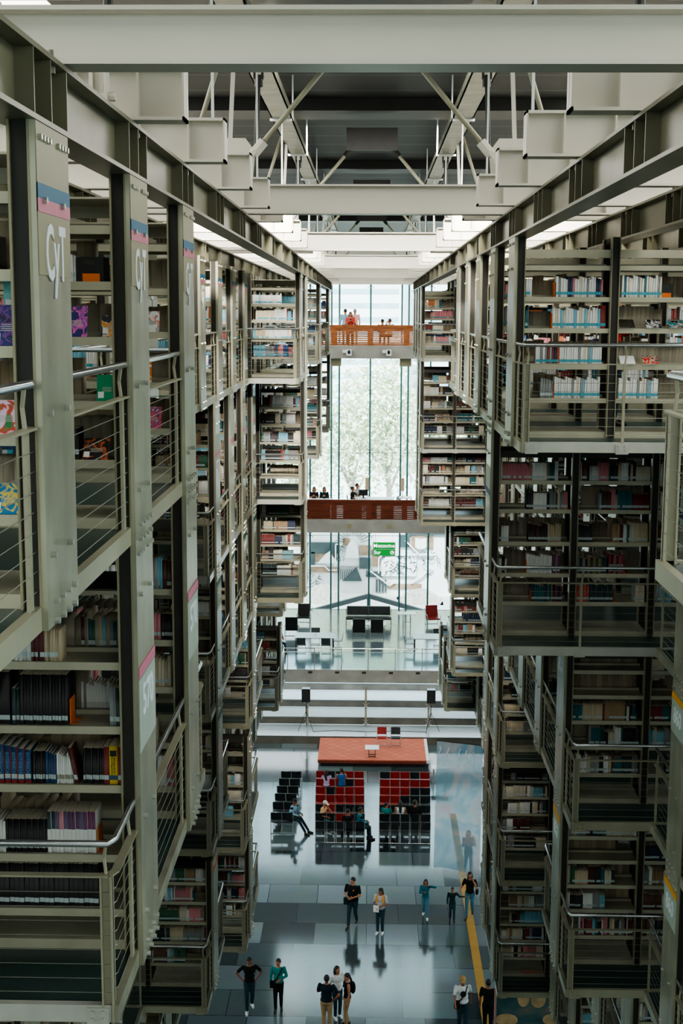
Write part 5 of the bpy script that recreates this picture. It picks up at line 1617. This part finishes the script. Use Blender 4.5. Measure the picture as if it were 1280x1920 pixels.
desk(0.25, 65.3, B2, 1.9, "white reading desk in the middle of the lower bridge")
desk(1.75, 65.6, B2, 0.7, "small white side desk right on the lower bridge")
desk(-2.5, 64.6, B2, 1.5, "white reading desk on the left of the lower bridge")
LAMPB = mat("beige_lamp_screen", rgb(206, 182, 152), 0.6)
for x, lb in ((-0.12, "beige screen lamp on the middle desk of the lower bridge"), (1.62, "beige screen lamp at the right of the lower bridge")):
    t = thing("desk_lamp", lb, "lamp", (x, 65.6, B2 + 0.75), 0, "screen lamps on the lower bridge")
    MB().tube([(0, 0, 0), (0, 0, 0.35)], 0.02, 7).obj("stem", FRAME, t)
    MB().box(-0.09, 0.09, -0.02, 0.02, 0.3, 0.95).obj("shade", LAMPB, t)
t = thing("monitor", "dark flat computer monitor on the middle desk", "monitor", (-0.3, 65.2, B2 + 0.75))
MB().box(-0.22, 0.22, -0.02, 0.02, 0.12, 0.42).obj("screen", BLACK, t)
MB().box(-0.03, 0.03, -0.02, 0.02, 0, 0.14).box(-0.12, 0.12, -0.08, 0.08, 0, 0.015).obj("foot", BLACK, t)
PALEB = mat("pale_blue_seat", rgb(150, 186, 196), 0.5)
BRCH = make_chair(PALEB, "reading_chair")
BRCH.location = (1.15, 65.3, B2); BRCH.rotation_euler = (0, 0, R(75)); BRCH["label"] = "pale blue chair at the right end of the middle desk"; BRCH["group"] = "chairs on the lower bridge"
dup(BRCH, (-0.85, 65.4, B2), R(-90), "pale blue chair under the woman in black on the bridge", "chairs on the lower bridge")
for k, x in enumerate((-0.75, 0.0, 0.75)):
    dup(BRCH, (x, 64.1, B2), R(0), f"low dark chair back just above the lower parapet, {ORD[k + 1]} from the left", "chairs on the lower bridge")
# ------------------------------------------------------------------ outdoors beyond the end glass
PAVE = mat("pale_paving", rgb(206, 210, 208), 0.6, 0, 0.05, 0.6)
struct("ground_outside", MB().box(-60, 60, 76.6, 260, -0.4, 0.0), PAVE, "pale paved ground outside the end glass")
RW = mat("relief_wall_pale", rgb(206, 210, 212), 0.7, 0, 0.05, 1.0)
RD = mat("relief_wall_dark", rgb(52, 66, 70), 0.7, 0, 0.15, 2.0)
RB = mat("relief_wall_brown", rgb(134, 112, 94), 0.8, 0, 0.35, 1.5)
t = thing("relief_wall", "pale sculpted concrete wall with dark recesses beyond the end glass", "sculpted wall", (0, 95, 0))
MB().box(-8, 8, 0.2, 0.8, 0, 5.4).obj("wall_slab", RW, t)
b = MB()
for x0, x1, z0, z1 in ((-4.3, -2.2, 2.9, 3.7), (-0.7, 0.1, 1.8, 2.6), (-0.2, 1.0, 1.2, 1.6), (2.6, 6.0, 4.3, 4.6), (2.2, 2.9, 3.4, 4.3), (-4.3, -3.9, 2.0, 3.0)):
    b.box(x0, x1, 0.05, 0.22, z0, z1)
b.prism([(-1.9, 0.9), (-0.9, 1.9), (-0.5, 0.9)], 0.02, 0.2)
b.prism([(0.2, 3.2), (1.9, 2.6), (1.9, 2.4), (0.2, 2.9)], 0.02, 0.2)
for x in np.arange(0.55, 1.4, 0.22): b.box(x - 0.05, x + 0.05, 0.0, 0.2, 0.1, 1.0)
b.obj("dark_recess", RD, t)
b = MB()
for x0, x1, z0, z1 in ((-3.9, -2.3, 2.3, 3.2), (-1.9, -1.4, 3.5, 4.0), (-0.7, 0.15, 2.8, 3.5), (0.2, 0.8, 2.0, 3.1), (3.0, 4.6, 3.3, 4.3), (1.4, 3.8, 0.35, 0.7), (-4.3, -2.2, 1.5, 1.9), (1.5, 2.6, 2.2, 2.7)):
    b.box(x0, x1, 0.1, 0.21, z0, z1)
b.obj("brown_rubble_field", RB, t)
b = MB()
pts = [(-0.45 * math.cos(a) - 1.2, 2.9 + 0.95 * math.sin(a)) for a in np.linspace(0, math.pi, 10)]
b.prism([(-1.75, 2.6)] + [(x - 0.0, z) for x, z in pts] + [(-0.75, 2.6)], -0.05, 0.2)
b.prism([(-3.7, 2.2), (-3.1, 2.9), (-2.8, 3.1), (-2.6, 2.7), (-2.2, 2.2)], -0.05, 0.2)
b.prism([(3.3, 3.4), (3.3, 4.1), (3.7, 4.0), (4.1, 4.1), (4.1, 3.4), (3.9, 3.3), (3.5, 3.3)], -0.05, 0.2)
b.prism([(0.9, 1.3), (0.9, 2.4), (1.2, 2.7), (3.4, 2.7), (3.4, 1.3)], 0.0, 0.2)
b.obj("pale_raised_shape", RW, t)
b = MB()
for k in range(13):
    a = math.pi * (0.08 + 0.84 * k / 12)
    b.bar((-1.2 + 0.62 * math.cos(a), 0.08, 3.6 + 0.62 * math.sin(a)), (-1.2 + 1.25 * math.cos(a), 0.08, 3.6 + 1.15 * math.sin(a)), 0.03, 0.05, up=(0, 1, 0))
for k in range(9):
    x = -2.2 + k * 0.15
    b.tube([(x, 0.05, 1.0), (x + 0.02, 0.03, 1.7), (x + 0.25, 0.05, 2.0)], 0.035, 5)
b.obj("ray_and_rib", RD, t)
b = MB()
for poly in ([(-4.4, 2.0), (-3.2, 2.0), (-2.9, 1.7), (-2.3, 1.7)], [(0.05, 1.7), (1.5, 0.6), (1.9, 0.9)], [(2.6, 3.9), (3.6, 2.9), (4.6, 2.9)], [(3.0, 0.8), (4.6, 1.9)], [(0.7, 1.5), (0.7, 2.6), (1.0, 2.9), (3.6, 2.9)], [(-2.4, 2.0), (-2.4, 3.6), (-1.9, 3.6)]):
    for p, q in zip(poly[:-1], poly[1:]): b.bar((p[0], 0.0, p[1]), (q[0], 0.0, q[1]), 0.09, 0.12, up=(0, 1, 0))
b.obj("raised_band", RW, t)
b = MB()
r2 = random.Random(4)
for k in range(150):
    x, z = r2.choice(((-2.4, 2.9), (1.9, 1.9), (4.4, 2.6), (-4.2, 0.8), (2.8, 2.2))); x += r2.uniform(-0.7, 0.7); z += r2.uniform(-0.55, 0.55)
    a = r2.uniform(0, 3.14); l = r2.uniform(0.05, 0.2)
    b.bar((x - l * math.cos(a), -0.02, z - l * math.sin(a)), (x + l * math.cos(a), -0.02, z + l * math.sin(a)), 0.035, 0.03, up=(0, 1, 0))
b.obj("carved_line", RD, t)
for x, hw, hh, lb in ((-3.2, 1.7, 1.15, "pale gravel mound left at the foot of the sculpted wall"), (3.6, 1.6, 0.9, "pale gravel mound right at the foot of the sculpted wall")):
    t = thing("gravel_mound", lb, "mound", (x, 92.5, 0))
    b = MB()
    for j in range(13):
        f_ = j / 12 - 0.5
        b.v += [(f_ * 2 * hw, -1.2, 0), (f_ * 2 * hw, 0.2, hh * (1 - (2 * f_) ** 2)), (f_ * 2 * hw, 1.5, 0)]
    for j in range(12):
        a = j * 3
        b.f += [(a, a + 3, a + 4, a + 1), (a + 1, a + 4, a + 5, a + 2)]; b.m += [0, 0]
    b.obj("gravel", mat("pale_gravel", rgb(198, 192, 184), 0.9, 0, 0.25, 5), t)
CHEV = mat("dark_chevron_steel", rgb(48, 56, 58), 0.5, 0, 0.1, 3)
t = thing("chevron_beam", "dark shallow chevron shaped beam outside behind the sofa", "beam", (0, 88, 0))
for s in (-1, 1):
    b = MB(); b.bar((0, 0, 1.32), (s * 4.0, 0, 0.18), 0.3, 0.3)
    b.obj("beam_arm", CHEV, t)
MB().box(-0.12, 0.12, -0.12, 0.12, 0, 1.3).obj("post", CHEV, t)

LEAF = mat("sunlit_leaves", rgb(205, 216, 188), 0.6, 0, 0.18, 3, emit=0.0)
TRUNK = mat("grey_bark", rgb(168, 164, 156), 0.9, 0, 0.2, 4)


def tree(x, y, h, rx, lb, seed):
    rr_ = random.Random(seed)
    t = thing("tree", lb, "tree", (x, y, 0), 0, "trees beyond the end glass")
    b = MB().tube([(0, 0, 0), (0.1, 0, h * 0.3), (-0.1, 0, h * 0.55)], 0.32, 8, r2=0.14)
    for k in range(5):
        a = k * 1.3
        b.tube([(0.05, 0, h * 0.32 + k * 0.4), (rx * 0.5 * math.cos(a), rx * 0.3 * math.sin(a), h * 0.6 + k * 0.3)], 0.12, 6, r2=0.04)
    b.obj("trunk", TRUNK, t)
    b = MB()
    for k in range(2600):
        u, v, w_ = rr_.gauss(0, 0.42), rr_.gauss(0, 0.42), rr_.gauss(0, 0.4)
        if u * u + v * v + w_ * w_ > 1: continue
        c = Vector((u * rx, v * rx * 0.6, h * 0.66 + w_ * h * 0.38))
        s_ = rr_.uniform(0.12, 0.3)
        a = Vector((rr_.uniform(-1, 1), rr_.uniform(-1, 1), rr_.uniform(-1, 1))).normalized() * s_
        d = a.cross(Vector((rr_.uniform(-1, 1), rr_.uniform(-1, 1), rr_.uniform(-1, 1)))).normalized() * s_ * 0.6
        b.add([c - a, c - d, c + a, c + d], [(0, 1, 2, 3)])
    b.obj("foliage", LEAF, t)


tree(-1.4, 104, 16.5, 4.2, "leafy pale tree left of the centre mullion", 1)
tree(1.5, 107, 17.5, 3.6, "leafy pale tree right of the centre mullion, trunk showing", 2)
tree(5.6, 112, 14.0, 3.4, "smaller pale tree on the far right outside", 3)
tree(-6.2, 111, 13.0, 3.4, "smaller pale tree on the far left outside", 5)
BW = mat("pale_building", rgb(214, 220, 224), 0.7, 0, 0.03, 0.4)
BWIN = mat("pale_building_windows", rgb(150, 176, 190), 0.3, 0, 0.1, 1)
for x, y, w_, h, lb in ((-3.0, 165, 14, 27.5, "pale office block with ribbon windows seen left through the top glass"), (11.5, 175, 13, 25.0, "pale lower block seen right through the top glass")):
    t = thing("office_block", lb, "building", (x, y, 0), 0, "buildings beyond the trees")
    MB().box(-w_ / 2, w_ / 2, 0, 8, 0, h).obj("wall", BW, t)
    for z in np.arange(2.0, h - 1, 1.7):
        MB().box(-w_ / 2 + 0.6, w_ / 2 - 0.6, -0.08, 0.0, z, z + 0.55).obj("window", BWIN, t)
    MB().box(-w_ / 2 - 0.2, w_ / 2 + 0.2, -0.3, 8.2, h, h + 0.4).obj("roof", BW, t)
# ------------------------------------------------------------------ light
w = bpy.data.worlds.new("overcast")
bpy.context.scene.world = w
w.use_nodes = True
nt = w.node_tree
bg = nt.nodes["Background"]
tc = nt.nodes.new("ShaderNodeTexCoord")
sp = nt.nodes.new("ShaderNodeSeparateXYZ")
cr = nt.nodes.new("ShaderNodeValToRGB")
cr.color_ramp.elements[0].position = 0.45; cr.color_ramp.elements[0].color = (0.40, 0.47, 0.49, 1)
cr.color_ramp.elements[1].position = 0.62; cr.color_ramp.elements[1].color = (0.95, 0.985, 1.0, 1)
mr = nt.nodes.new("ShaderNodeMapRange")
mr.inputs["From Min"].default_value = -1
nt.links.new(tc.outputs["Generated"], sp.inputs[0])
nt.links.new(sp.outputs["Z"], mr.inputs["Value"])
nt.links.new(mr.outputs[0], cr.inputs[0])
my = nt.nodes.new("ShaderNodeMapRange"); my.inputs["From Min"].default_value = -0.6; my.inputs["From Max"].default_value = 0.6
wm_ = nt.nodes.new("ShaderNodeMixRGB"); wm_.blend_type = "MULTIPLY"; wm_.inputs[2].default_value = (1, 1, 1, 1)
tint = nt.nodes.new("ShaderNodeMixRGB"); tint.inputs[1].default_value = (1.0, 0.90, 0.80, 1); tint.inputs[2].default_value = (0.86, 0.98, 1.02, 1)
nt.links.new(sp.outputs["Y"], my.inputs["Value"]); nt.links.new(my.outputs[0], tint.inputs[0])
wm_.inputs[0].default_value = 1.0
nt.links.new(cr.outputs[0], wm_.inputs[1]); nt.links.new(tint.outputs[0], wm_.inputs[2]); nt.links.new(wm_.outputs[0], bg.inputs["Color"])
bg.inputs["Strength"].default_value = WORLD_STR
sc = bpy.context.scene
sc.view_settings.view_transform = VIEW
sc.view_settings.look = LOOK
sc.view_settings.exposure = EXPO
sc.cycles.use_denoising = True
sc.cycles.max_bounces = 6
sc.cycles.diffuse_bounces = 3
sc.cycles.glossy_bounces = 3
sc.cycles.transparent_max_bounces = 24
sc.cycles.caustics_reflective = False
sc.cycles.caustics_refractive = False
sc.cycles.sample_clamp_indirect = 4.0

sun = bpy.data.lights.new("sun", "SUN")
sun.energy = SUN; sun.angle = R(4); sun.color = (1.0, 0.97, 0.92)
so = bpy.data.objects.new("sun", sun); bpy.context.scene.collection.objects.link(so)
so.rotation_euler = (R(34), R(-12), 0)

al = bpy.data.lights.new("added_step_fill", "AREA")  # added fill light that brightens the steps below the slab
al.shape = "RECTANGLE"; al.size = 15; al.size_y = 3.2; al.energy = 420; al.color = (0.86, 0.96, 1.0)
ao = bpy.data.objects.new("added_step_fill", al); bpy.context.scene.collection.objects.link(ao)
ao.location = (0, 65.2, 2.28)

for yl, en in FILL_LIGHTS:      # added fill lights, hidden behind the ceiling ribs to brighten the far racks
    ll = bpy.data.lights.new("added_rack_fill", "AREA")
    ll.shape = "RECTANGLE"; ll.size = 6.0; ll.size_y = 0.4; ll.energy = en; ll.color = (1.0, 0.95, 0.86); ll.spread = R(66)
    lo = bpy.data.objects.new("added_rack_fill", ll); bpy.context.scene.collection.objects.link(lo)
    lo.location = (0, yl, EYE + 3.62); lo.rotation_euler = (R(58), 0, 0)
